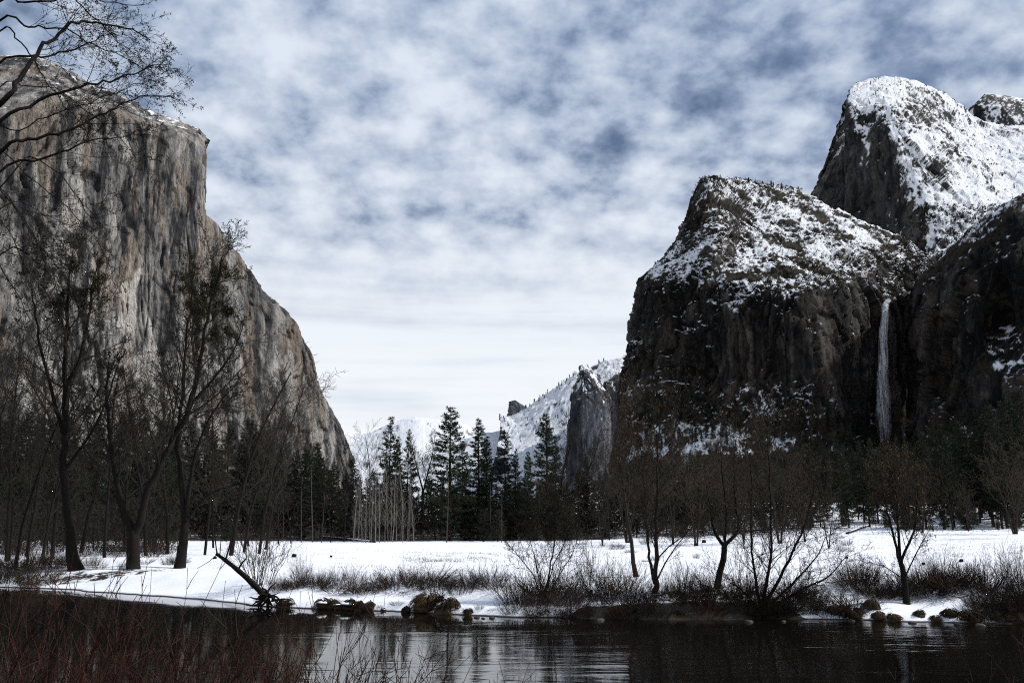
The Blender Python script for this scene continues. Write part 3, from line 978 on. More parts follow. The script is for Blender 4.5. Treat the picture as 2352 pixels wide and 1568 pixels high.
def top_height(x, ytop, base):
    """height of a thing standing at base whose top shows at row ytop"""
    return float(P(x, ytop, base[1])[2] - base[2])


# ------------------------------------------------------------------ bare trees drawn from their stems
def stem_tree(name, label, base_px, stems, S, seed, bark, twig, cat='tree', group=None, catkins=0.0, depth=1.2, thick=None, D=None):
    """stems: polylines (x, y) measured in the picture with a thickness at foot and tip in metres; they branch on by themselves"""
    rng = random.Random(seed)
    base = ground_hit(*base_px) if D is None else ground_at(base_px[0], D)
    root = empty(name, base)
    T = [Tubes(), Tubes()]
    tips = []
    for si, (poly, ra, rb, nch, t0) in enumerate(stems):
        dep = rng.uniform(-depth, depth)
        pp = [np.array(P(x, y, base[1] + dep * (k / max(1, len(poly) - 1)) * (1 if si else 0.4))) - base for k, (x, y) in enumerate(poly)]
        if abs(poly[0][1] - base_px[1]) < 6:
            pp[0] = pp[0] * 0 + np.array([pp[0][0], 0, -0.25])
        k = max(8, len(pp) * 4)
        q_ = resample(pp, k)
        L = float(np.sum(np.linalg.norm(np.diff(q_, axis=0), axis=1)))
        t = np.linspace(0, 1, k)
        flare = 1 + 0.7 * np.exp(-t * 22) if abs(poly[0][1] - base_px[1]) < 6 else 1 + 0 * t
        rad = (ra + (rb - ra) * t ** 0.8) * flare
        q_ = q_ + np.array([[rng.gauss(0, 0.012 * L / 4) for _ in range(3)] for _ in range(k)]) * (t > 0.05)[:, None]
        pts = [tuple(v) for v in q_]
        T[0].add(pts, list(rad), 9)
        spawn(T, tips, pts, list(rad), L, 0, S, rng, nch, t0)
    link('trunk', T[0].mesh('trunk', [bark]), root)
    link('crown', T[1].mesh('crown', [twig], False), root)
    if catkins:
        rn = np.random.default_rng(seed)
        tp = np.array(tips); zt = tp[:, 2].max()
        tp = tp[rn.random(len(tp)) < catkins * np.clip(tp[:, 2] / zt * 1.6 - 0.5, 0, 1)]
        V_, F_ = leaf_fan(rn, tp, 3, 0.16, 0.10, -1.6, 0.35)
        o = link('catkins', mesh_from('catkins', V_, [F_], [LEAF_DRY]), root)
        o['kind'] = 'stuff'
    tag(root, label, cat, group)
    return root, base


S_OAK = Spec(nch=[0, 8, 6, 4, 0], steps=[10, 5, 3, 2, 1], ang=[0.72, 0.66, 0.7, 0.75], ratio=[0.40, 0.52, 0.52, 0.52], rmin=0.021, up=[0.02, 0.10, 0.06, 0.03, 0.0], rr=[0.40, 0.55, 0.55, 0.6], shrink=0.80)
A, A_b = stem_tree('bare_oak', 'tall bare black tree leaning left, leftmost of the three big riverbank trunks', (175, 1308), [
    ([(175, 1308), (160, 1220), (147, 1100), (147, 1000), (150, 880), (152, 760), (158, 660), (165, 585)], 0.50, 0.07, 26, 0.30),
    ([(148, 1010), (120, 900), (90, 780), (78, 700), (70, 640)], 0.20, 0.04, 14, 0.2),
    ([(150, 890), (185, 820), (205, 720), (215, 640), (228, 600)], 0.20, 0.04, 14, 0.2),
    ([(148, 1080), (200, 1010), (245, 920), (275, 820)], 0.18, 0.04, 14, 0.25)], S_OAK, 11, B_DARK, B_TWIG)
Bt, B_b = stem_tree('bare_oak', 'forked bare black tree with a wide V trunk, middle of the three big riverbank trunks', (306, 1306), [
    ([(306, 1306), (306, 1262), (305, 1218)], 0.62, 0.50, 0, 0.3),
    ([(304, 1228), (281, 1166), (266, 1094), (252, 1004), (244, 900), (250, 830)], 0.40, 0.06, 16, 0.3),
    ([(308, 1228), (324, 1184), (346, 1112), (389, 1022), (432, 942), (457, 841), (472, 751), (504, 625), (512, 590)], 0.42, 0.06, 26, 0.25),
    ([(440, 925), (490, 870), (540, 800), (560, 740)], 0.16, 0.03, 12, 0.2)], S_OAK, 12, B_DARK, B_TWIG)
Ct, C_b = stem_tree('bare_oak', 'bare black tree with a long drooping limb, rightmost of the three big riverbank trunks', (412, 1304), [
    ([(412, 1304), (420, 1250), (425, 1200)], 0.55, 0.36, 0, 0.3),
    ([(424, 1206), (414, 1076), (407, 1004), (413, 960), (421, 895), (428, 769), (440, 690), (446, 620)], 0.30, 0.05, 26, 0.3),
    ([(426, 1204), (439, 1094), (457, 1014), (500, 930), (545, 880)], 0.24, 0.04, 16, 0.35),
    ([(428, 1200), (440, 1180), (475, 1140), (515, 1121), (538, 1130), (552, 1160)], 0.15, 0.03, 10, 0.3)], S_OAK, 13, B_DARK, B_TWIG)


def mistletoe(root, base, spots, seed):
    rn = np.random.default_rng(seed)
    for k, (x, y, rx, rz_) in enumerate(spots):
        c = P(x, y, base[1] + rn.uniform(-0.8, 0.8)) - base
        m_ = base[1] / FPX
        sub = rn.normal(size=(7, 3)) * 0.72
        o = (sub[:, None] + rn.normal(size=(7, int(14 + rx * rz_ * 0.045), 3)) * 0.26 * rn.uniform(0.5, 1.3, (7, 1, 1))).reshape(-1, 3)
        pts = c + o * np.array([rx * m_, rx * m_, rz_ * m_])
        V_, F_ = leaf_fan(rn, pts, 4, 0.34, 0.14, 0.3, 0.16)
        link('mistletoe_clump', mesh_from('mistletoe_clump', V_, [F_], [MISTLE]), root)['kind'] = 'stuff'


mistletoe(A, A_b, [(163, 604, 18, 20), (228, 632, 13, 30), (218, 665, 12, 20), (160, 695, 19, 24), (128, 705, 12, 10), (195, 690, 12, 14)], 1)
mistletoe(Bt, B_b, [(508, 622, 26, 30), (484, 660, 20, 26), (500, 680, 24, 26), (470, 700, 16, 22), (452, 715, 13, 18), (520, 712, 12, 12), (488, 770, 12, 14), (528, 760, 10, 10)], 2)
mistletoe(Ct, C_b, [(446, 628, 16, 16), (434, 665, 13, 18), (452, 755, 12, 18), (440, 700, 9, 10)], 3)

S_ALD = Spec(nch=[0, 6, 5, 0, 0], steps=[10, 4, 3, 1, 1], maxlev=3, sides=[7, 4, 3, 3, 3], ang=[0.75, 0.65, 0.7, 0.7], ratio=[0.32, 0.5, 0.5, 0.5], rmin=0.009, up=[0.02, 0.09, 0.05, 0.02, 0], rr=[0.35, 0.55, 0.6, 0.6], shrink=0.45)
stem_tree('bare_alder', 'slender leaning bare tree behind the river shrubs, right of the forked meadow oak', (1462, 1324), [
    ([(1462, 1324), (1447, 1232), (1433, 1142), (1428, 1088), (1422, 980), (1416, 925)], 0.16, 0.025, 30, 0.35)], S_ALD, 21, B_BROWN, B_TWIGB, catkins=0.7)
stem_tree('bare_alder', 'twin stemmed bare tree with rusty catkins rising from the bank shrubs', (1505, 1362), [
    ([(1505, 1362), (1506, 1330), (1507, 1232), (1509, 1124), (1512, 1016), (1527, 926)], 0.20, 0.025, 34, 0.30),
    ([(1504, 1340), (1490, 1268), (1483, 1196), (1478, 1100), (1470, 1010)], 0.11, 0.02, 22, 0.35),
    ([(1507, 1335), (1535, 1280), (1573, 1228), (1590, 1200)], 0.06, 0.012, 12, 0.2)], S_ALD, 22, B_BROWN, B_TWIGB, catkins=0.7)
stem_tree('bare_oak', 'stout forked bare oak standing alone on the snowy meadow edge', (1308, 1239), [
    ([(1308, 1239), (1309, 1190), (1309, 1150)], 0.72, 0.50, 0, 0.3),
    ([(1308, 1158), (1289, 1120), (1296, 1070), (1309, 1016), (1300, 960)], 0.36, 0.06, 24, 0.2),
    ([(1310, 1158), (1332, 1120), (1348, 1085), (1366, 1046), (1380, 985)], 0.36, 0.06, 24, 0.2)], S_OAK, 23, B_DARK, B_TWIG)
stem_tree('bare_alder', 'crooked dark bare tree with a pollarded fork above the right bank', (1645, 1350), [
    ([(1645, 1350), (1652, 1320), (1662, 1280), (1664, 1250)], 0.22, 0.17, 0, 0.3),
    ([(1664, 1255), (1645, 1228), (1636, 1200), (1630, 1160), (1618, 1090)], 0.13, 0.02, 24, 0.15),
    ([(1664, 1252), (1692, 1224), (1696, 1200), (1689, 1158), (1685, 1075), (1690, 1000)], 0.13, 0.02, 28, 0.15),
    ([(1664, 1250), (1668, 1180), (1660, 1100), (1655, 1030)], 0.09, 0.02, 24, 0.2)], S_ALD, 24, B_DARK, B_TWIGB, catkins=0.25)
stem_tree('bare_alder', 'spreading many stemmed bare willow leaning over the right bank', (1748, 1392), [
    ([(1745, 1392), (1765, 1310), (1771, 1260), (1768, 1111), (1762, 990)], 0.12, 0.02, 34, 0.2),
    ([(1750, 1390), (1800, 1310), (1842, 1220), (1866, 1140), (1872, 1100)], 0.11, 0.02, 28, 0.2),
    ([(1756, 1388), (1840, 1355), (1905, 1322), (1948, 1272)], 0.10, 0.015, 24, 0.15),
    ([(1746, 1388), (1735, 1320), (1725, 1240), (1728, 1130), (1722, 1040)], 0.10, 0.02, 28, 0.2),
    ([(1744, 1388), (1700, 1350), (1660, 1330)], 0.07, 0.012, 14, 0.15),
    ([(1752, 1388), (1830, 1330), (1880, 1270), (1900, 1220)], 0.08, 0.015, 20, 0.15)], S_ALD, 25, B_DARK, B_TWIGB, catkins=0.45)
stem_tree('bare_alder', 'small three pronged bare tree with brown crown on the far right bank', (2082, 1386), [
    ([(2082, 1386), (2079, 1340), (2072, 1300), (2066, 1286)], 0.20, 0.13, 0, 0.3),
    ([(2067, 1290), (2045, 1201), (2030, 1140), (2022, 1090)], 0.09, 0.015, 26, 0.15),
    ([(2068, 1288), (2061, 1184), (2056, 1100), (2054, 1060)], 0.10, 0.015, 30, 0.15),
    ([(2069, 1290), (2099, 1219), (2108, 1150), (2104, 1090)], 0.09, 0.015, 24, 0.15),
    ([(2078, 1325), (2110, 1260), (2132, 1222)], 0.05, 0.012, 14, 0.2),
    ([(2078, 1330), (2030, 1300), (1985, 1290)], 0.04, 0.010, 12, 0.2)], S_ALD, 26, B_DARK, B_TWIGB, catkins=0.35)
stem_tree('willow_tree', 'open fan of bare willow stems at the water\'s edge, left of the slender leaning tree', (1248, 1372), [
    ([(1248, 1372), (1262, 1310), (1275, 1240), (1272, 1160), (1262, 1095)], 0.07, 0.012, 30, 0.25),
    ([(1246, 1372), (1225, 1320), (1190, 1275), (1155, 1235)], 0.05, 0.01, 18, 0.2),
    ([(1247, 1372), (1235, 1310), (1220, 1250), (1205, 1200)], 0.05, 0.01, 18, 0.25),
    ([(1250, 1372), (1285, 1320), (1315, 1270), (1330, 1225)], 0.05, 0.01, 18, 0.2),
    ([(1249, 1372), (1270, 1300), (1300, 1240), (1310, 1170)], 0.05, 0.01, 22, 0.25)], S_ALD, 27, B_DARK, B_TWIGB, catkins=0.2)
stem_tree('bare_oak', 'dark vase shaped bare oak among the pines across the meadow', (966, 1228), [
    ([(966, 1228), (970, 1180), (972, 1124)], 0.50, 0.36, 0, 0.3),
    ([(972, 1130), (962, 1090), (952, 1052), (944, 1010)], 0.26, 0.05, 20, 0.2),
    ([(972, 1130), (984, 1080), (994, 1040), (998, 1000)], 0.26, 0.05, 20, 0.2)], S_OAK, 28, B_DARK, B_TWIG)

# ------------------------------------------------------------------ dead snag leaning out over the water on its root plate
base = ground_hit(600, 1386)
root = empty('dead_snag', base)
rng = random.Random(5)
D0 = base[1]
T0 = Tubes(); T1 = Tubes(); T2 = Tubes()
pp = [P(x, y, D0 - 0.6 + k * 0.15) - base for k, (x, y) in enumerate([(612, 1372), (585, 1344), (548, 1310), (520, 1288), (497, 1271)])]
pl_ = [tuple(v) for v in resample(pp, 14)]
T0.add(pl_, list(np.linspace(0.21, 0.10, 14) * (1 + 0.1 * np.sin(np.arange(14) * 2.1))), 9)
for poly, ra in (([(518, 1285), (528, 1250), (534, 1215), (537, 1184)], 0.07), ([(498, 1271), (494, 1235), (492, 1190), (489, 1150), (494, 1110)], 0.045),
                 ([(546, 1309), (556, 1292), (567, 1278), (565, 1250)], 0.075), ([(505, 1276), (507, 1245), (512, 1210), (508, 1170)], 0.035), ([(500, 1272), (478, 1290), (452, 1305)], 0.03)):
    q_ = [tuple(v) for v in resample([P(x, y, D0 - 0.2) - base for x, y in poly], 9)]
    link('branch', (lambda t_: (t_.add(q_, list(np.linspace(ra, 0.012, 9)), 5), t_.mesh('branch', [B_DARK]))[1])(Tubes()), root)
for k in range(26):
    a = rng.random() * 6.28
    s_ = P(612 + rng.gauss(0, 8), 1370 + rng.gauss(0, 4), D0 - 0.6) - base
    q_ = [tuple(s_)]
    d_ = _n((cos(a), rng.uniform(-0.8, 0.3), sin(a) - 0.5))
    for j in range(5):
        d_ = _n((d_[0] + rng.gauss(0, 0.25), d_[1] + rng.gauss(0, 0.25), d_[2] + rng.gauss(0, 0.25) - 0.12))
        q_.append(tuple(q_[-1][c] + d_[c] * rng.uniform(0.15, 0.32) for c in range(3)))
    T1.add(q_, list(np.linspace(0.10, 0.015, 6)), 5)
for k in range(34):
    a = rng.random() * 6.28
    s_ = pl_[rng.randrange(1, 13)]
    q_ = [s_, tuple(s_[c] + v for c, v in enumerate((cos(a) * 0.15, sin(a) * 0.1, 0.12)))]
    q_.append(tuple(q_[1][c] + rng.gauss(0, 0.12) + (0.15 if c == 2 else 0) for c in range(3)))
    T2.add(q_, [0.02, 0.012, 0.006], 3)
link('trunk', T0.mesh('trunk', [B_DARK]), root)
link('root_plate', T1.mesh('root_plate', [B_DARK]), root)
link('twigs', T2.mesh('twigs', [B_DARK]), root)['kind'] = 'stuff'
tag(root, 'dead leaning snag with broken branches and upturned roots at the left water edge', 'dead tree')
# ------------------------------------------------------------------ conifers
random.seed(7)
PINES = [conifer_kind('pine_tree', 30, 100 + k, rmax=(0.20, 0.22, 0.17, 0.18)[k % 4], base=(0.10, 0.16, 0.06, 0.20)[k % 4], dens=(1.9, 1.6, 2.0, 1.6)[k % 4], droop=(0.2, 0.3, 0.35, 0.15)[k % 4],
                      taper=(0.75, 0.9, 0.85, 0.65)[k % 4], needle=NEEDLE2 if k in (2, 5) else NEEDLE) for k in range(7)]
CEDARS = [conifer_kind('young_conifer', 8, 140 + k, rmax=0.26, base=0.04, dens=1.6, droop=0.1, tuft=0.62, cat='conifer', needle=NEEDLE2, taper=0.6) for k in range(2)]


def pine(x, ytop, D, kind, label, group, wide=1.0, pool=PINES):
    b_ = ground_at(x, D)
    h = top_height(x, ytop, b_)
    pool[kind % len(pool)].put(b_, h, random.random() * 6.28, label, group, wide)


front = [(602, 965, 200, 2, 0.9), (720, 1012, 205, 3, 0.8), (806, 1060, 200, 2, 1.0), (890, 955, 205, 1, 0.95), (908, 1000, 215, 2, 0.8), (934, 985, 212, 5, 0.8), (1031, 930, 198, 0, 1.3), (1060, 1010, 220, 1, 0.9), (1098, 958, 205, 6, 1.15),
         (1118, 1000, 215, 2, 1.0), (1160, 985, 210, 3, 0.9), (1185, 1030, 218, 5, 0.9), (1214, 1035, 200, 4, 0.8), (1256, 946, 205, 0, 1.15), (1278, 1005, 218, 5, 0.9), (1350, 1040, 240, 2, 1.0)]
for i, (x, y, D, k, wd) in enumerate(sorted(front)):
    extra = ' - the broadest and tallest' if x == 1031 else ''
    pine(x, y, D, k, f'{ORD[i]} dark pine from the left in the row across the meadow' if not extra else 'tallest and broadest dark pine in the row across the meadow', 'dark pines in the row across the meadow', wd)

env_x = [-200, 0, 130, 300, 450, 560, 640, 760, 800, 860, 950, 1050, 1200, 1300, 1420, 1550, 1700, 1800, 1950, 2100, 2200, 2300, 2600]
env_y = [930, 930, 950, 930, 960, 955, 1005, 1040, 1060, 1055, 1070, 1070, 1085, 1065, 1040, 1030, 1040, 1010, 1000, 1000, 950, 890, 880]
rng = random.Random(77)
back = []
for i in range(190):
    x = -120 + 2580 * (i + rng.random()) / 190
    D = rng.uniform(225, 420) if x > 1350 else rng.uniform(212, 360)
    y = float(np.interp(x, env_x, env_y)) + abs(rng.gauss(0, 42)) + (12 if 780 < x < 1320 else 0)
    back.append((x, min(y, 1150), D))
for i in range(44):
    x = 1400 + 1000 * (i + rng.random()) / 44
    back.append((x, float(np.interp(x, env_x, env_y)) + 25 + abs(rng.gauss(0, 35)), rng.uniform(200, 235)))
for i in range(24):
    x = -100 + 520 * (i + rng.random()) / 24
    back.append((x, rng.uniform(985, 1120), rng.uniform(135, 190)))
cnt = {}
for i, (x, y, D) in enumerate(sorted(back)):
    side = 'left of the valley gap' if x < 800 else ('behind the front pines' if x < 1350 else ('under the dark cliff' if x < 1900 else 'below the waterfall'))
    cnt[side] = cnt.get(side, -1) + 1
    pine(x, y, D, i, f'{ORD[cnt[side]]} conifer from the left in the wood {side}', f'conifers in the shaded wood {side}', rng.uniform(0.8, 1.15))
low = []
for i in range(60):
    x = rng.choice([rng.uniform(-60, 800), rng.uniform(980, 1320), rng.uniform(1350, 2400), rng.uniform(1850, 2300)])
    low.append((x, rng.uniform(1140, 1196), rng.uniform(186, 230)))
for i, (x, y, D) in enumerate(sorted(low)):
    b_ = ground_at(x, D)
    CEDARS[i % 2].put(b_, max(2.5, top_height(x, y, b_)), rng.random() * 6.28, f'{ORD[i]} bushy young conifer from the left below the tree line', 'young conifers at the foot of the tree line', rng.uniform(0.9, 1.4))


# undergrowth and twig tangle filling the wood between the trunks: one dark mass
def undergrowth(name, material, n_, top, D0, D1, label, seed, size=0.9, spread=(-250, 2650), narrow=0.10):
    rn = np.random.default_rng(seed)
    x = rn.uniform(*spread, n_); D = rn.uniform(D0, D1, n_)
    keep = ~((x > 1830) & (D < 268) & (rn.random(n_) > 0.22))
    x, D = x[keep], D[keep]; n_ = len(x)
    X = (x - CW / 2) / FPX * D * 1.02
    z = ground_z(X, D)
    lim = np.interp(x, [790, 830, 960, 1000, 1330, 1380], [1.0, 0.55, 0.55, 0.75, 0.75, 1.0]) * top * (0.55 + 0.45 * (fbm(np.stack([X / 9, D / 9, X * 0], axis=1), 3, seed) * 0.5 + 0.5) * 2)
    zz = z + lim * rn.random(n_) ** 1.25
    c_ = np.stack([X, D, zz], axis=1)
    V_, F_ = leaf_fan(rn, c_, 2, size, 0.5, 0.9, narrow)
    tag(link(name, mesh_from(name, V_, [F_], [material])), label, 'undergrowth', kind='stuff')


undergrowth('wood_undergrowth', B_TWIG, 26000, 13.0, 205, 270, 'dark twiggy undergrowth between the trunks of the wood', 71, 1.5)
undergrowth('wood_edge_brush', B_TWIGB, 9000, 3.2, 188, 215, 'low brown brush along the far edge of the meadow', 72, 0.9)
undergrowth('right_wood_brush', B_TWIGB, 9000, 4.5, 165, 215, 'brown brush below the trees on the right', 74, 0.9, spread=(1480, 2600))
undergrowth('left_wood_brush', B_TWIG, 12000, 6.5, 110, 185, 'dark brush below the trees on the left', 75, 1.0, spread=(-250, 440))
undergrowth('wood_foliage', NEEDLE2, 16000, 16.0, 240, 330, 'shaded evergreen foliage deep in the wood', 73, 1.7, narrow=0.3)
# ------------------------------------------------------------------ bare trees of the woodland edge
S_GEN = Spec(nch=[16, 6, 5, 0, 0], maxlev=3, steps=[9, 6, 4, 3, 2], sides=[7, 4, 3, 3, 3], t0=[0.28, 0.2, 0.2, 0.2], ratio=[0.45, 0.5, 0.5, 0.5], rmin=0.018, shrink=0.6)
S_SPR = Spec(nch=[15, 5, 4, 0, 0], maxlev=3, steps=[9, 6, 4, 3, 2], sides=[7, 4, 3, 3, 3], t0=[0.2, 0.2, 0.2, 0.2], ang=[0.9, 0.8, 0.8, 0.8], ratio=[0.5, 0.5, 0.5, 0.5], rmin=0.019, shrink=0.6, droop_tip=0.10)
GREY = [bare_kind('bare_tree', 'tree', 18, S_GEN, 200 + k, B_DARK, B_TWIG, r0=0.16, lean=0.045) for k in range(3)]
RUST = [bare_kind('bare_tree', 'tree', 13, S_SPR, 220 + k, B_BROWN, B_TWIGB, stems=2 + k % 2, r0=0.14, split=0.16, catkins=0.22) for k in range(3)]
S_SAP = Spec(nch=[26, 5, 0, 0, 0], maxlev=2, steps=[9, 4, 2, 2, 2], sides=[5, 3, 3, 3, 3], t0=[0.14, 0.2, 0.2, 0.2], ang=[0.65, 0.6, 0.6, 0.6], ratio=[0.20, 0.5, 0.5, 0.5], rmin=0.016, shrink=0.7, wig=[0.02, 0.08, 0.12, 0.1, 0.1], up=[0.03, 0.14, 0.1, 0, 0])
SAPL = [bare_kind('pale_sapling', 'tree', 13, S_SAP, 240 + k, B_PALE, B_TWIGP, r0=0.075, lean=0.03) for k in range(4)]
S_SNAG = Spec(nch=[60, 2, 0, 0, 0], maxlev=2, steps=[8, 3, 2, 2, 2], sides=[6, 3, 3, 3, 3], t0=[0.12, 0.3, 0.2, 0.2], ang=[1.45, 0.6, 0.6, 0.6], ratio=[0.13, 0.5, 0.5, 0.5], rmin=0.012, shrink=0.85, wig=[0.01, 0.1, 0.12, 0.1, 0.1], up=[0.02, -0.05, 0.0, 0, 0], rr=[0.22, 0.5, 0.5, 0.5])
SNAG = [bare_kind('dead_conifer', 'dead tree', 16, S_SNAG, 260 + k, B_GREY, B_GREY, r0=0.14, lean=0.02) for k in range(2)]
rng = random.Random(99)


def put(pool, i, x, ytop, D, label, group, wide=1.0):
    b_ = ground_at(x, D)
    return pool[i % len(pool)].put(b_, max(1.0, top_height(x, ytop, b_)), rng.random() * 6.28, label, group, wide)


grey = [(15, 760, 95), (60, 820, 104), (120, 800, 98), (185, 860, 112), (240, 820, 100), (285, 900, 118), (335, 830, 104), (385, 860, 112), (470, 850, 108), (530, 800, 104), (560, 880, 118), (610, 930, 130), (595, 850, 112), (-90, 800, 80), (-20, 780, 86), (35, 860, 84), (95, 900, 92), (-60, 900, 84), (20, 930, 96), (62, 980, 88), (108, 1030, 110), (215, 1010, 120), (350, 1020, 125), (490, 1010, 140), (570, 1000, 150), (640, 1060, 165), (668, 1095, 175), (760, 1060, 185), (790, 1045, 190), (848, 985, 196), (1000, 1040, 205), (1400, 1010, 190), (1012, 1110, 196), (1068, 1080, 200), (1135, 1095, 198), (1188, 1085, 200), (1232, 1105, 194), (1290, 1090, 204)]
for i, (x, y, D) in enumerate(sorted(grey)):
    put(GREY, i, x, y, D, f'{ORD[i]} grey leafless tree from the left, in front of the dark wood', 'grey leafless trees in front of the dark wood', rng.uniform(0.9, 1.2))
rust = [(1385, 1090, 150), (1440, 1030, 165), (1545, 985, 150), (1600, 1010, 140), (1665, 1040, 170), (1710, 1015, 150), (1790, 1000, 145), (1850, 1060, 150), (1905, 1110, 120), 
        (2120, 1080, 180), (2190, 1060, 200), (2225, 1110, 190), (2330, 1020, 170), (2370, 980, 150), (1485, 1080, 175)]
for i, (x, y, D) in enumerate(sorted(rust)):
    put(RUST, i, x, y, D, f'{ORD[i]} brown twiggy leafless tree from the left, in the wood edge on the right', 'brown twiggy trees of the right wood edge', rng.uniform(0.85, 1.15))
for i in range(20):
    x = 806 + 145 * (i + rng.random()) / 20
    put(SAPL, i, x, rng.uniform(1068, 1130) - 20 * sin((x - 806) / 145 * pi), rng.uniform(178, 190), f'{ORD[i]} pale straight sapling from the left in the grove across the meadow', 'pale saplings of the grove across the meadow', rng.uniform(0.8, 1.2))
for i, (x, y, D) in enumerate([(650, 1135, 180), (692, 1090, 182), (718, 1060, 186), (738, 1125, 178), (1026, 1085, 182), (1152, 1130, 184), (1128, 1098, 192), (2152, 1100, 230)]):
    put(SNAG, i, x, y, D, f'{ORD[i]} thin dead conifer from the left at the far meadow edge', 'thin dead conifers at the far meadow edge', 1.0)

# ------------------------------------------------------------------ shrubs of the far bank
LOW = [shrub_kind('bank_shrub', 1.8, 300 + k, 100, 0.85, 0.010, (B_WILLOW, B_TWIGB, B_WILLOW, B_TWIG)[k], 5, 0.75) for k in range(4)] + [shrub_kind('bank_shrub', 1.3, 310 + k, 80, 1.7, 0.011, (B_WILLOW, B_TWIGB)[k], 5, 0.6, up=-0.02) for k in range(2)]
FAN = [shrub_kind('willow_shrub', 3.2, 320 + k, 34, 0.5, 0.013, B_WILLOW, 6, 0.35, sub=2) for k in range(3)]
low_px = []
for i in range(30):                                             # thicket behind the white shelf
    low_px.append((630 + 520 * (i + rng.random() * 0.7) / 30, rng.uniform(1338, 1366), rng.uniform(26, 60)))
for i in range(46):                                             # thicket round the bank trees
    low_px.append((1180 + 780 * (i + rng.random()) / 46, rng.uniform(1358, 1414), rng.uniform(28, 90)))
for i in range(42):
    x = 1950 + 430 * (i + rng.random()) / 42
    low_px.append((x, rng.uniform(1338, 1376) if x < 2230 else rng.uniform(1345, 1415), rng.uniform(26, 80)))
for i in range(14):
    low_px.append((-60 + 190 * (i + rng.random()) / 14, rng.uniform(1300, 1345), rng.uniform(35, 60)))
for i in range(34):                                             # under the big trees on the left
    low_px.append((-20 + 440 * (i + rng.random()) / 34, rng.uniform(1256, 1312), rng.uniform(24, 42)))
for i in range(16):
    low_px.append((rng.uniform(1330, 1960), rng.uniform(1222, 1290), rng.uniform(8, 22)))
for i in range(40):
    x = rng.choice([rng.uniform(1170, 1830), rng.uniform(1170, 1830), rng.uniform(2240, 2380)])
    low_px.append((x, rng.uniform(1404, 1421), rng.uniform(22, 48)))
for i in range(12):
    low_px.append((640 + 520 * (i + rng.random()) / 12, rng.uniform(1384, 1404), rng.uniform(9, 20)))
low_px.sort()
cnt = {}
for i, (x, y, hp) in enumerate(low_px):
    b_ = ground_hit(x, y)
    h = hp / FPX * b_[1]
    if x < 430:
        l_, g_ = 'low shrub under the big trees on the left bank', 'low shrubs under the big left trees'
    elif x < 1170:
        l_, g_ = 'red brown shrub in the thicket behind the white shelf', 'shrubs of the thicket behind the white shelf'
    elif y < 1300:
        l_, g_ = 'small brush clump standing on the right meadow snow', 'brush clumps on the right meadow snow'
    elif x < 1950:
        l_, g_ = 'dark shrub in the tangle below the bank trees', 'shrubs in the tangle at the bank trees'
    else:
        l_, g_ = 'dark shrub on the steep bank at far right', 'shrubs of the steep right bank'
    cnt[g_] = cnt.get(g_, -1) + 1
    LOW[i % 6].put(b_, h, rng.random() * 6.28, f'{ORD[cnt[g_]]} {l_}'.replace(' shrub ', ' shrub from the left ', 1).replace(' clump ', ' clump from the left ', 1), g_, rng.uniform(1.0, 1.5), rng.gauss(0, 0.18))
fan_px = [(600, 1345, 190), (690, 1345, 90), (1310, 1380, 120), (1362, 1372, 150), (1395, 1385, 130), (1440, 1390, 120), (1580, 1385, 110), (1700, 1392, 170), (1830, 1400, 130), (1990, 1360, 70), (2160, 1350, 110), (2250, 1352, 90), (2310, 1350, 120), (2345, 1345, 110), (1620, 1395, 100)]
for i, (x, y, hp) in enumerate(sorted(fan_px)):
    b_ = ground_hit(x, y)
    FAN[i % 3].put(b_, hp / FPX * b_[1], rng.random() * 6.28, f'{ORD[i]} tall fan of bare willow stems from the left along the bank', 'tall willow fans along the bank', rng.uniform(0.8, 1.1))

# ------------------------------------------------------------------ grass tussocks and stones at the water's edge
def tussock_kind(seed, w_, h):
    rn = np.random.default_rng(seed)
    root = empty('grass_tussock', (0, 0, 0)); root['category'] = 'grass tussock'
    T = Tubes()
    lean = rn.normal(size=2) * 0.12
    for k in range(300):
        a = rn.uniform(0, 2 * pi)
        s_ = rn.uniform(0.72, 1.12) * (1 + 0.22 * sin(a * 2 + seed) + 0.12 * sin(a * 5 + seed * 2))
        f0 = rn.uniform(0.0, 0.6)
        f3 = rn.uniform(1.0, 1.6)
        pts = []
        for t_ in (0, 0.33, 0.66, 1.0):
            fi = f0 + (f3 - f0) * t_
            aa = a + rn.normal() * 0.07
            pts.append((cos(aa) * w_ * 0.5 * sin(fi) * s_ + lean[0] * h * cos(fi), sin(aa) * w_ * 0.5 * sin(fi) * s_ + lean[1] * h * cos(fi), h * max(cos(fi), -0.05) * s_))
        T.add(pts, [0.016, 0.015, 0.011, 0.004], 3)
    link('blades', T.mesh('blades', [GRASS_DRY], False), root)['kind'] = 'stuff'
    u, v = np.meshgrid(np.linspace(0, 2 * pi, 21), np.linspace(-0.3, pi / 2, 7), indexing='ij')
    for nm, rr, zz, mt, ph in (('mound', 0.36, 0.62, GRASS_DRY, 0.0), ('snow_cap', 0.30, 1.0, SNOW, 1.0)):
        x_ = np.cos(u) * np.cos(v) * w_ * rr; y_ = np.sin(u) * np.cos(v) * w_ * rr
        if ph and seed % 5 not in (0, 3):
            continue
        z_ = np.sin(v) * h * (zz if ph == 0 else 0.24) + (h * 0.62 if ph else 0)
        pv_ = np.stack([x_.ravel(), y_.ravel(), z_.ravel()], axis=1)
        nz_ = fbm(pv_ / (w_ * 0.22) + seed, 3, seed)
        pv_[:, :2] *= (1 + 0.75 * nz_)[:, None]
        pv_[:, 2] += 0.16 * nz_ * h
        if ph:
            pv_[:, :2] += rn.normal(size=2) * 0.12 * w_ + lean * h
        link(nm, mesh_from(nm, pv_, [grid_faces(21, 7)], [mt], True), root)
    return Kind(root, h)


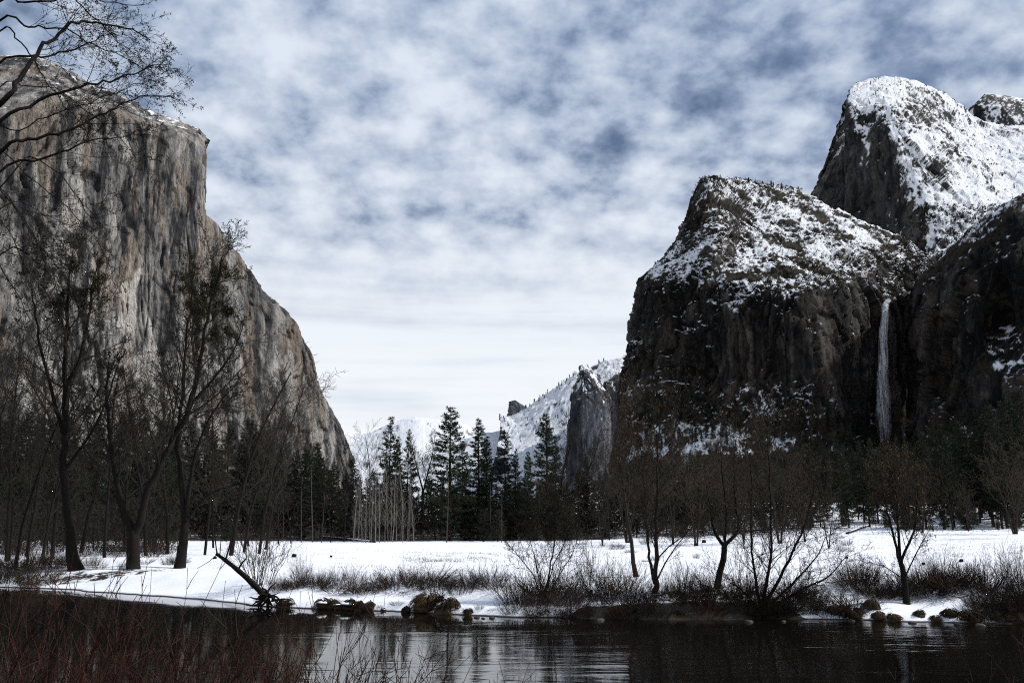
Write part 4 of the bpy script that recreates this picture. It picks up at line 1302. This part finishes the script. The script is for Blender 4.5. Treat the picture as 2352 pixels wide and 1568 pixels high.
TUS = [tussock_kind(400 + k, 1.2, 0.8) for k in range(5)]
tus_px = [(652, 1392, 26), (742, 1394, 30), (762, 1395, 32), (784, 1396, 30), (806, 1397, 32), (828, 1398, 30), (846, 1398, 24), (880, 1402, 12), (932, 1404, 16), (972, 1398, 34), (1022, 1406, 32), (1075, 1410, 20), (1500, 1404, 18), (1560, 1408, 22), (1650, 1400, 22),
          (1925, 1405, 24), (1960, 1412, 26), (2000, 1395, 30), (2020, 1416, 22), (2055, 1420, 24), (2110, 1412, 26), (2150, 1424, 26), (2180, 1412, 30), (2235, 1424, 34), (2290, 1420, 30), (2335, 1424, 28)]
for i, (x, y, hp) in enumerate(sorted(tus_px)):
    b_ = ground_hit(x, y)
    b_[2] = max(b_[2], -0.02)
    lab = {972: 'largest round grass tussock with a snow cap at the water edge', 1022: 'pale grass tussock with a snow cap, right beside the largest one'}.get(x, f'{ORD[i]} brown grass tussock from the left along the water edge')
    hp *= 0.85 if x in (972, 1022) else 0.62
    if x > 1100:
        hp *= 1.0; b_[2] -= 0.08
    TUS[(0, 3, 1)[i % 3] if x < 1100 else (1, 2, 4)[i % 3]].put(b_, hp / FPX * b_[1] * (1.0 if x in (972, 1022) else rng.uniform(0.5, 1.0)), rng.random() * 6.28, lab, 'grass tussocks along the water edge', rng.uniform(1.3, 2.0) if x < 1100 else rng.uniform(1.5, 2.6))


def stone_mesh(seed, flat=0.6):
    u, v = np.meshgrid(np.linspace(0, 2 * pi, 15), np.linspace(-pi / 2, pi / 2, 9), indexing='ij')
    pv_ = np.stack([(np.cos(u) * np.cos(v)).ravel(), (np.sin(u) * np.cos(v)).ravel(), (np.sin(v) * flat).ravel()], axis=1)
    pv_ *= (1 + 0.3 * fbm(pv_ * 1.3 + seed * 7.1, 3, seed))[:, None]
    return mesh_from('stone', pv_, [grid_faces(15, 9)], [M_STONE], True)


M_STONE = plain('wet_stone', (0.02, 0.017, 0.014), (0.10, 0.085, 0.068), 3.0, 0.5)
ST = [stone_mesh(s_) for s_ in range(3)]
st_px = [(1095, 1418, 6), (1110, 1420, 5), (1130, 1419, 7), (1215, 1424, 6), (1240, 1424, 8), (1380, 1424, 7), (1720, 1428, 9), (1890, 1429, 8), (1800, 1427, 6), (1955, 1426, 7), (2095, 1430, 7), (2200, 1434, 6), (2252, 1436, 8)]
for i, (x, y, rp) in enumerate(sorted(st_px)):
    b_ = on_water(x, y)
    o = link('river_stone', ST[i % 3], None, (b_[0], b_[1], 0.0))
    r_ = rp / FPX * b_[1]
    o.scale = (r_ * 1.4, r_, r_); o.rotation_euler = (0, 0, rng.random() * 6)
    tag(o, f'{ORD[i]} small wet stone from the left at the waterline', 'stone', 'small stones at the waterline')

# fallen logs and stumps lying on the snow
def log(x0, y0, x1, y1, r, label):
    a, b_ = ground_hit(x0, y0), ground_hit(x1, y1)
    o_ = (a + b_) / 2
    root = empty('fallen_log', o_)
    q_ = resample([a - o_ + (0, 0, r * 0.6), (0, 0, r * 0.9), b_ - o_ + (0, 0, r * 0.7)], 10)
    T = Tubes(); T.add([tuple(v) for v in q_], list(np.linspace(r, r * 0.6, 10)), 8)
    link('log_body', T.mesh('log_body', [B_DARK]), root)
    T = Tubes(); T.add([tuple(v + np.array([0, 0, r * 0.55])) for v in q_[1:-1]], [r * 0.6] * 8, 7)
    link('snow_cover', T.mesh('snow_cover', [SNOW]), root)
    tag(root, label, 'log', 'fallen logs on the snow')


log(735, 1233, 862, 1246, 0.22, 'long fallen log topped with snow beside the pale sapling grove')
log(1690, 1222, 1800, 1216, 0.25, 'fallen log behind the pollarded bank tree')
log(1945, 1226, 2000, 1206, 0.25, 'tilted fallen log at the edge of the right wood')
log(2240, 1196, 2340, 1186, 0.3, 'fallen log between the trunks at the far right')
for i, (x, y, s_) in enumerate([(675, 1279, 0.30), (493, 1283, 0.22), (1617, 1246, 0.4), (760, 1279, 0.16), (2440 - 232, 1290, 0.2), (2120, 1297, 0.16), (1945, 1282, 0.16)]):
    b_ = ground_hit(x, y)
    T = Tubes(); T.add([(0, 0, -0.1), (0.02, 0, s_ * 0.6), (0.05, 0.02, s_ * 1.2)], [s_ * 1.1, s_ * 0.85, s_ * 0.8], 9)
    Vv, Ff, _ = T.arrays()
    top_f = [[18 + (8 - k) for k in range(9)]]
    o = link('tree_stump', mesh_from('tree_stump', Vv, [Ff, np.array(top_f)], [B_DARK]), None, b_)
    tag(o, f'{ORD[i]} small dark stump from the left poking out of the meadow snow' if False else ['dark stump on the meadow snow behind the leaning snag', 'small stump at the left of the snag top', 'squat stump on the snow near the fallen log', 'tiny stump on the snow above the river thicket', 'dark lump on the snow at the far right meadow', 'small stump right of the three pronged tree', 'small stump left of the three pronged tree'][i], 'stump', 'stumps on the meadow snow')

# grass stubble poking through the meadow snow
rn = np.random.default_rng(8)
T = Tubes()
cl = [(rn.uniform(480, 2352), rn.uniform(1246, 1330)) for _ in range(300)] + [(rn.uniform(930, 1150), rn.uniform(1268, 1292)) for _ in range(120)] + [(rn.uniform(1900, 2352), rn.uniform(1224, 1285)) for _ in range(240)]
for x, y in cl:
    if x < 1500 and y < 1252:
        continue
    b_ = on_water(x, y) if False else ground_hit(x, y)
    for _ in range(int(rn.integers(5, 13))):
        px2 = b_[0] + rn.normal() * 0.45; py2 = b_[1] + rn.normal() * 0.45
        hh = rn.uniform(0.06, 0.22)
        lx, ly = rn.normal(size=2) * 0.07
        T.add([(px2, py2, b_[2] - 0.05), (px2 + lx, py2 + ly, b_[2] + hh)], [0.014, 0.006], 3)
tag(link('meadow_stubble', T.mesh('meadow_stubble', [GRASS_DRY], False)), 'dry grass stubble poking through the meadow snow', 'grass', kind='stuff')
# ------------------------------------------------------------------ waterfall
m_fallw, n = mat('falling_water')
p = n.node('ShaderNodeTexCoord').outputs['Object']
f1 = n.noise(n.vmath('MULTIPLY', p, (0.35, 0.35, 0.018)), 1.0, 4.0, 0.6, 0.3)
f2 = n.noise(n.vmath('MULTIPLY', p, (1.1, 1.1, 0.05)), 1.0, 3.0, 0.6)
al = n.ramp(n.math('ADD', n.math('MULTIPLY', f1, 0.6), n.math('MULTIPLY', f2, 0.4)), 0.40, 0.66)
al = n.math('MULTIPLY', al, n.node('ShaderNodeAttribute', attribute_name='veil').outputs['Fac'])
bs = n.node('ShaderNodeBsdfDiffuse', {'Color': (0.80, 0.82, 0.86)})
tr = n.node('ShaderNodeBsdfTransparent')
mx = n.node('ShaderNodeMixShader', {0: al, 1: tr.outputs[0], 2: bs.outputs[0]})
n.node('ShaderNodeOutputMaterial', {'Surface': mx.outputs[0]})
mid_px = [(2040, 687, 7), (2035, 700, 8.5), (2031, 740, 10), (2029, 800, 12), (2028, 860, 15), (2029, 920, 18), (2030, 975, 19), (2030, 1020, 18)]
wf_b = P(2030, 1020, 1395)
root = empty('waterfall', wf_b)
for layer, (dD, sc_) in enumerate(((-10, 1.0), (-4, 0.8))):
    rows = []
    mp = resample([(a, b_, c) for a, b_, c in mid_px], 60)
    for k, (x, y, hw) in enumerate(mp):
        D = 1424 - 24 * min(1, k / 14) + dD
        row = []
        for a in np.linspace(0, pi, 15):
            q_ = P(x - cos(a) * hw * sc_ + 1.2 * sin(k * 0.5 + layer), y, D - sin(a) * hw * 0.4)
            row.append(q_ - wf_b)
        rows.append(row)
    G_ = np.array(rows)
    G_ += (fbm(G_.reshape(-1, 3) * np.array([0.2, 0.2, 0.02]), 2, 5) * 1.6)[:, None].reshape(60, 15, 1)
    me = mesh_from('water_curtain', G_.reshape(-1, 3), [grid_faces(60, 15)], [m_fallw], True)
    veil = np.sin(np.linspace(0, pi, 15))[None] ** 0.8 * np.interp(np.arange(60), [0, 12, 45, 59], [0.95, 0.78, 0.50, 0.10])[:, None]
    me.attributes.new('veil', 'FLOAT', 'POINT').data.foreach_set('value', veil.ravel().astype(np.float32))
    link('water_curtain', me, root)
tag(root, 'thin white waterfall plunging down the dark cliff on the right', 'waterfall')

# ------------------------------------------------------------------ trees on the rims, brush on the slopes
FAR_N = plain('needles_far', (0.010, 0.013, 0.010), (0.030, 0.034, 0.026), 0.05)


def far_conifer(seed, h=20.0):
    rn = np.random.default_rng(seed)
    t = rn.random(150) ** 0.8
    a = rn.uniform(0, 2 * pi, 150)
    r = h * 0.15 * (1.03 - t) * rn.uniform(0.4, 1.1, 150)
    c = np.stack([np.cos(a) * r, np.sin(a) * r, h * (0.06 + 0.94 * t)], axis=1)
    V_, F_ = leaf_fan(rn, c, 1, 3.0, 0.3, -0.2, 0.6)
    T = Tubes(); T.add([(0, 0, -2), (0, 0, h * 0.5), (0, 0, h)], [0.4, 0.25, 0.05], 4)
    tv, tf, _ = T.arrays()
    return mesh_from('rim_conifer', np.concatenate([V_, tv]), [F_, tf + len(V_)], [FAR_N])


FC = [far_conifer(500 + k) for k in range(4)]
FROST = plain('needles_frosted', (0.045, 0.050, 0.055), (0.13, 0.14, 0.15), 0.05)
FF = []
for k in range(3):
    m2 = far_conifer(510 + k); m2.materials[0] = FROST; FF.append(m2)


def rim_tree(p_, h, i, label, group, pool=FC):
    o = link('rim_conifer', pool[i % len(pool)], None, p_)
    k = h / 20.0
    o.scale = (k * rng.uniform(0.9, 1.3), k, k); o.rotation_euler = (0, 0, rng.random() * 6.28)
    tag(o, label, 'conifer', group)


def pick(G_, u, v):
    return G_[int(np.clip(u, 0, 1) * (G_.shape[0] - 1)), int(np.clip(v, 0, 1) * (G_.shape[1] - 1))]


def nearest_uv(G_, x, y):
    """grid place of a loft nearest to picture place (x, y)"""
    d_ = (G_ - CAM).reshape(-1, 3)
    xx = d_[:, 0]; f_ = d_[:, 1] * _ca + d_[:, 2] * _sa; uu = -d_[:, 1] * _sa + d_[:, 2] * _ca
    e = (xx / f_ * FPX + CW / 2 - x) ** 2 + (CH / 2 - uu / f_ * FPX - y) ** 2
    return G_.reshape(-1, 3)[int(np.argmin(e))]


for i, (x, y, hp) in enumerate(sorted([(1625, 412, 9), (1640, 409, 12), (1655, 408, 12), (1668, 409, 8), (1692, 413, 12), (1720, 419, 17), (1728, 420, 11), (1752, 424, 13), (1772, 427, 18), (1777, 428, 14), (1795, 430, 15), (1822, 436, 10), (1835, 438, 14), (1850, 448, 8), (1868, 456, 10),
                               (1571, 520, 14), (1578, 505, 10), (1556, 556, 14), (1560, 548, 10), (1535, 594, 10), (1520, 600, 12), (1505, 606, 11), (1895, 470, 8), (1930, 485, 8), (1965, 500, 8)])):
    p_ = nearest_uv(fall_G, x, y + 3)
    rim_tree(p_ - np.array([0, 0, 1.0]), hp / FPX * p_[1], i, f'{ORD[i]} tiny conifer from the left on the rim of the dark right cliff', 'tiny conifers on the rim of the dark right cliff')
for i, (x, y, hp) in enumerate(sorted([(1985, 200, 8), (2000, 192, 10), (2022, 190, 10), (2040, 186, 7), (2075, 188, 8), (2012, 215, 10), (2030, 225, 9), (2090, 200, 8), (2150, 220, 7), (2205, 250, 8), (2290, 345, 12), (2305, 360, 10), (2320, 350, 12), (2270, 420, 10), (2330, 430, 12), (2240, 500, 14), (2225, 515, 14), (2200, 520, 12)])):
    p_ = nearest_uv(dome_G, x, y + 3)
    rim_tree(p_ - np.array([0, 0, 1.0]), hp / FPX * p_[1], i, f'{ORD[i]} tiny conifer from the left on the snowy dome', 'tiny conifers on the snowy dome')
for i in range(60):
    p_ = nearest_uv(fall_G, 1440 + 560 * (i + 0.8 * rng.random()) / 60, rng.uniform(930, 1040))
    rim_tree(p_ - np.array([0, 0, 1.0]), rng.uniform(18, 42) / FPX * p_[1], i, f'{ORD[i]} small conifer from the left on the foot of the dark right cliff', 'small conifers on the foot of the dark right cliff')
crest = []
for i in range(260):
    u = 0.22 + 0.56 * (i + rng.random()) / 260
    v = 0.70 - (rng.random() ** 1.6) * 0.34 if i % 2 else rng.uniform(0.69, 0.72)
    p_ = pick(ridge_G, u, v)
    rim_tree(p_ - np.array([0, 0, 2.0]), rng.uniform(5, 11) / FPX * p_[1], i, 'tiny frosted conifer on the distant snowy ridge', 'tiny frosted conifers on the distant snowy ridge', FF)


def slope_brush(name, G_, boxes, count, size, seed, label):
    """brush too small and too thick to count: spiky clumps on the slope"""
    rn = np.random.default_rng(seed)
    d_ = (G_ - CAM).reshape(-1, 3)
    f_ = d_[:, 1] * _ca + d_[:, 2] * _sa; uu = -d_[:, 1] * _sa + d_[:, 2] * _ca
    xx = d_[:, 0] / f_ * FPX + CW / 2; yy = CH / 2 - uu / f_ * FPX
    Nn = grid_normals(G_).reshape(-1, 3)
    pts = G_.reshape(-1, 3)
    cen = []
    for (x0, y0, x1, y1, share, mz) in boxes:
        ok = np.where((xx > x0) & (xx < x1) & (yy > y0) & (yy < y1) & (Nn[:, 2] > mz) & (fbm(pts / 38, 2, seed) > -0.15))[0]
        if len(ok):
            cen.append(pts[rn.choice(ok, int(count * share))])
    c = np.concatenate(cen)
    c = c + np.stack([rn.normal(size=len(c)) * 2, rn.normal(size=len(c)) * 2, rn.random(len(c)) * 0.8], axis=1)
    V_, F_ = leaf_fan(rn, c, 9, size, size * 0.45, 1.2, 0.55)
    o = link(name, mesh_from(name, V_, [F_], [BRUSH]))
    tag(o, label, 'brush', kind='stuff')


BRUSH = plain('mountain_brush', (0.010, 0.009, 0.006), (0.040, 0.032, 0.020), 0.02)
slope_brush('slope_brush', fall_G, [(1590, 400, 2140, 690, 0.35, 0.25), (1850, 560, 2130, 680, 0.30, 0.2), (1600, 405, 1900, 500, 0.15, 0.2), (1430, 880, 2030, 1080, 0.30, 0.2), (2060, 520, 2240, 640, 0.1, 0.1)], 4200, 3.0, 41, 'dark brush and dwarf oaks over the snowy slopes of the right cliff')
slope_brush('dome_brush', dome_G, [(1960, 180, 2400, 560, 0.6, 0.3), (2090, 470, 2352, 570, 0.9, 0.1)], 900, 4.0, 42, 'dark brush at the foot of the snowy dome')
# ------------------------------------------------------------------ the tree whose boughs hang into the picture at the upper left
rng = random.Random(31)
TD = 9.5
tb = np.array([-9.4, 9.0, 0.0]); tb[2] = float(ground_z(tb[0], tb[1])[0])
root = empty('overhanging_tree', tb)
S_OV = Spec(nch=[0, 6, 4, 0, 0], maxlev=3, steps=[12, 7, 4, 3, 2], sides=[7, 4, 3, 3, 3], wig=[0.05, 0.10, 0.16, 0.2, 0.3], ang=[0.55, 0.7, 0.8, 0.8], ratio=[0.24, 0.38, 0.42, 0.5], rmin=0.0026, up=[0.0, 0.02, 0.03, 0.02, 0], rr=[0.34, 0.5, 0.55, 0.6], shrink=0.72, t0=[0.3, 0.1, 0.15, 0.2], droop_tip=0.0)
T = [Tubes(), Tubes()]
tips = []
trunk = [(0, 0, -0.3), (0.1, 0.05, 2.0), (0.35, 0.2, 4.5), (0.5, 0.3, 7.0), (0.7, 0.5, 10.0), (0.8, 0.6, 12.5)]
tq = [tuple(v) for v in resample(trunk, 20)]
T[0].add(tq, list(np.linspace(0.26, 0.06, 20)), 10)
limbs = [
    ([(0, 238), (36, 187), (76, 140), (97, 108), (137, 76), (173, 54), (202, 50), (252, 58), (300, 66), (345, 92)], 0.030, 0.006, 5.0),
    ([(0, 144), (76, 133), (126, 124), (173, 112), (230, 86), (262, 74)], 0.018, 0.005, 6.4),
    ([(0, 277), (58, 248), (126, 216), (187, 198), (245, 191), (288, 176), (324, 162), (360, 148), (390, 146)], 0.024, 0.004, 4.6),
    ([(0, 349), (54, 324), (126, 306), (180, 288), (230, 263), (270, 245), (317, 223), (378, 220), (405, 230)], 0.024, 0.004, 4.2),
    ([(0, 392), (72, 371), (144, 349), (187, 331), (230, 319), (274, 317), (330, 300)], 0.020, 0.004, 3.9),
    ([(0, 4), (54, 5), (122, 0), (180, -12), (260, 6), (330, 12)], 0.022, 0.005, 7.6),
    ([(0, 47), (54, 58), (90, 61), (155, 68), (210, 100), (280, 128), (330, 160)], 0.015, 0.004, 7.0),
    ([(0, 68), (32, 86), (65, 122), (86, 155), (108, 190), (144, 234), (187, 284), (210, 320)], 0.012, 0.003, 7.0),
    ([(110, -60), (173, 0), (216, 40), (252, 76), (288, 108), (324, 137), (372, 190)], 0.014, 0.003, 8.2),
    ([(0, 430), (66, 360), (144, 406), (187, 464), (216, 504), (250, 440)], 0.010, 0.003, 3.8),
    ([(0, 480), (60, 470), (110, 500), (170, 520)], 0.010, 0.003, 3.4),
    ([(0, 585), (60, 583), (95, 578)], 0.014, 0.006, 3.0),
    ([(0, 196), (60, 200), (130, 205), (200, 260), (260, 300), (300, 345), (340, 362)], 0.010, 0.003, 5.4),
    ([(-60, 420), (20, 455), (70, 540), (120, 600)], 0.009, 0.003, 3.6),
    ([(-80, 400), (30, 470), (90, 560), (150, 640), (190, 720)], 0.009, 0.003, 3.6),
    ([(-80, 470), (20, 530), (60, 610), (110, 690)], 0.009, 0.003, 3.4),
    ([(-60, 330), (60, 400), (150, 470), (230, 560), (260, 640)], 0.009, 0.003, 3.8),
    ([(-80, 560), (20, 640), (70, 740)], 0.009, 0.003, 3.2),
    ([(-60, 300), (40, 300), (110, 268), (190, 240), (262, 215), (318, 190), (350, 200)], 0.012, 0.003, 4.4),
]
for k, (poly, ra, rb, th) in enumerate(limbs):
    D = TD + rng.uniform(-1.6, 2.2)
    i_ = int(np.argmin([abs(v[2] - th) for v in tq]))
    st_ = np.array(tq[i_])
    first = P(poly[0][0], poly[0][1], D) - tb
    md_ = st_ + (first - st_) * 0.55 + np.array([0, 0, 0.15])
    pp = [st_, md_] + [P(x, y, D + 0.12 * j) - tb for j, (x, y) in enumerate(poly)]
    m_ = len(pp) * 3
    q_ = resample(pp, m_)
    L = float(np.sum(np.linalg.norm(np.diff(q_, axis=0), axis=1)))
    q_ = q_ + np.array([[rng.gauss(0, 0.011) for _ in range(3)] for _ in range(m_)])
    rad = [max(rb, ra * 1.0 + (rb - ra * 1.0) * t) for t in np.linspace(0, 1, m_)]
    rad[0] = ra * 1.9
    bt = Tubes(); bt.add([tuple(v) for v in q_], rad, 7)
    link('bough', bt.mesh('bough', [B_DARK]), root)
    spawn([Tubes(), T[1]], tips, [tuple(v) for v in q_], rad, min(L, 4.2), 0, S_OV, rng, 15 if ra > 0.011 else 10, 0.42)
link('trunk', T[0].mesh('trunk', [B_DARK]), root)
link('crown', T[1].mesh('crown', [B_DARK], False), root)
rn = np.random.default_rng(4)
tp = np.array(tips); tp = tp[rn.random(len(tp)) < 0.45]
V_, F_ = leaf_fan(rn, tp, 2, 0.035, 0.012, -0.8, 0.4)
link('buds', mesh_from('buds', V_, [F_], [B_TWIG]), root)['kind'] = 'stuff'
tag(root, 'leafless black boughs reaching in from a tree at the upper left', 'tree')

# ------------------------------------------------------------------ red stemmed shrubs on the near bank
NEAR = [shrub_kind('red_stem_shrub', 1.7, 600 + k, 72, 0.62, 0.0050, B_RED, 5, 0.40, lean=(0.14, 0.05), sub=1) for k in range(4)]
NEARB = [shrub_kind('red_stem_shrub', 1.7, 620 + k, 60, 0.60, 0.0045, B_WILLOW, 5, 0.35, sub=2) for k in range(2)]
near = [(-120, 7.0, 1330, 0), (-20, 6.5, 1390, 1), (40, 8.0, 1345, 2), (110, 6.2, 1420, 3), (150, 8.6, 1340, 4), (215, 7.0, 1420, 1), (290, 8.8, 1385, 5), (330, 6.4, 1440, 2), (410, 7.4, 1400, 0), (470, 8.8, 1450, 4), (540, 6.6, 1440, 3), (610, 8.0, 1440, 1), (680, 7.0, 1420, 5),
        (740, 8.4, 1400, 0), (800, 7.4, 1370, 4), (860, 8.8, 1420, 2), (-60, 9.0, 1350, 5), (20, 5.6, 1400, 4), (75, 7.2, 1330, 0), (180, 7.6, 1370, 2), (250, 6.0, 1440, 4), (260, 8.2, 1360, 3), (370, 8.4, 1380, 1), (440, 6.2, 1470, 5), (510, 7.8, 1410, 2), (585, 7.0, 1430, 4), (650, 8.6, 1430, 0), (715, 6.4, 1450, 2), (775, 6.8, 1420, 3), (-150, 8.4, 1340, 2), (120, 9.2, 1350, 1), (900, 7.2, 1480, 3), (2390, 7.0, 1440, 0)]
for i, (x, D, y, k) in enumerate(sorted(near)):
    b_ = P(x, 1500, D); b_[2] = float(ground_z(b_[0], b_[1])[0])
    h = float(P(x, y - (45 if x < 350 else 15), D)[2] - b_[2])
    kd = (NEAR + NEARB)[k]
    lab = 'thin red stems of a shrub entering at the lower right corner' if x > 2000 else f'{ORD[i]} thicket of thin red brown stems from the left on the near bank'
    kd.put(b_, h, rng.uniform(-0.6, 0.6), lab, 'red stemmed shrubs on the near bank', rng.uniform(0.85, 1.15))
for pool in (PINES, CEDARS, GREY, RUST, SAPL, SNAG, LOW, FAN, TUS, NEAR, NEARB):
    for k_ in pool:
        k_.drop()
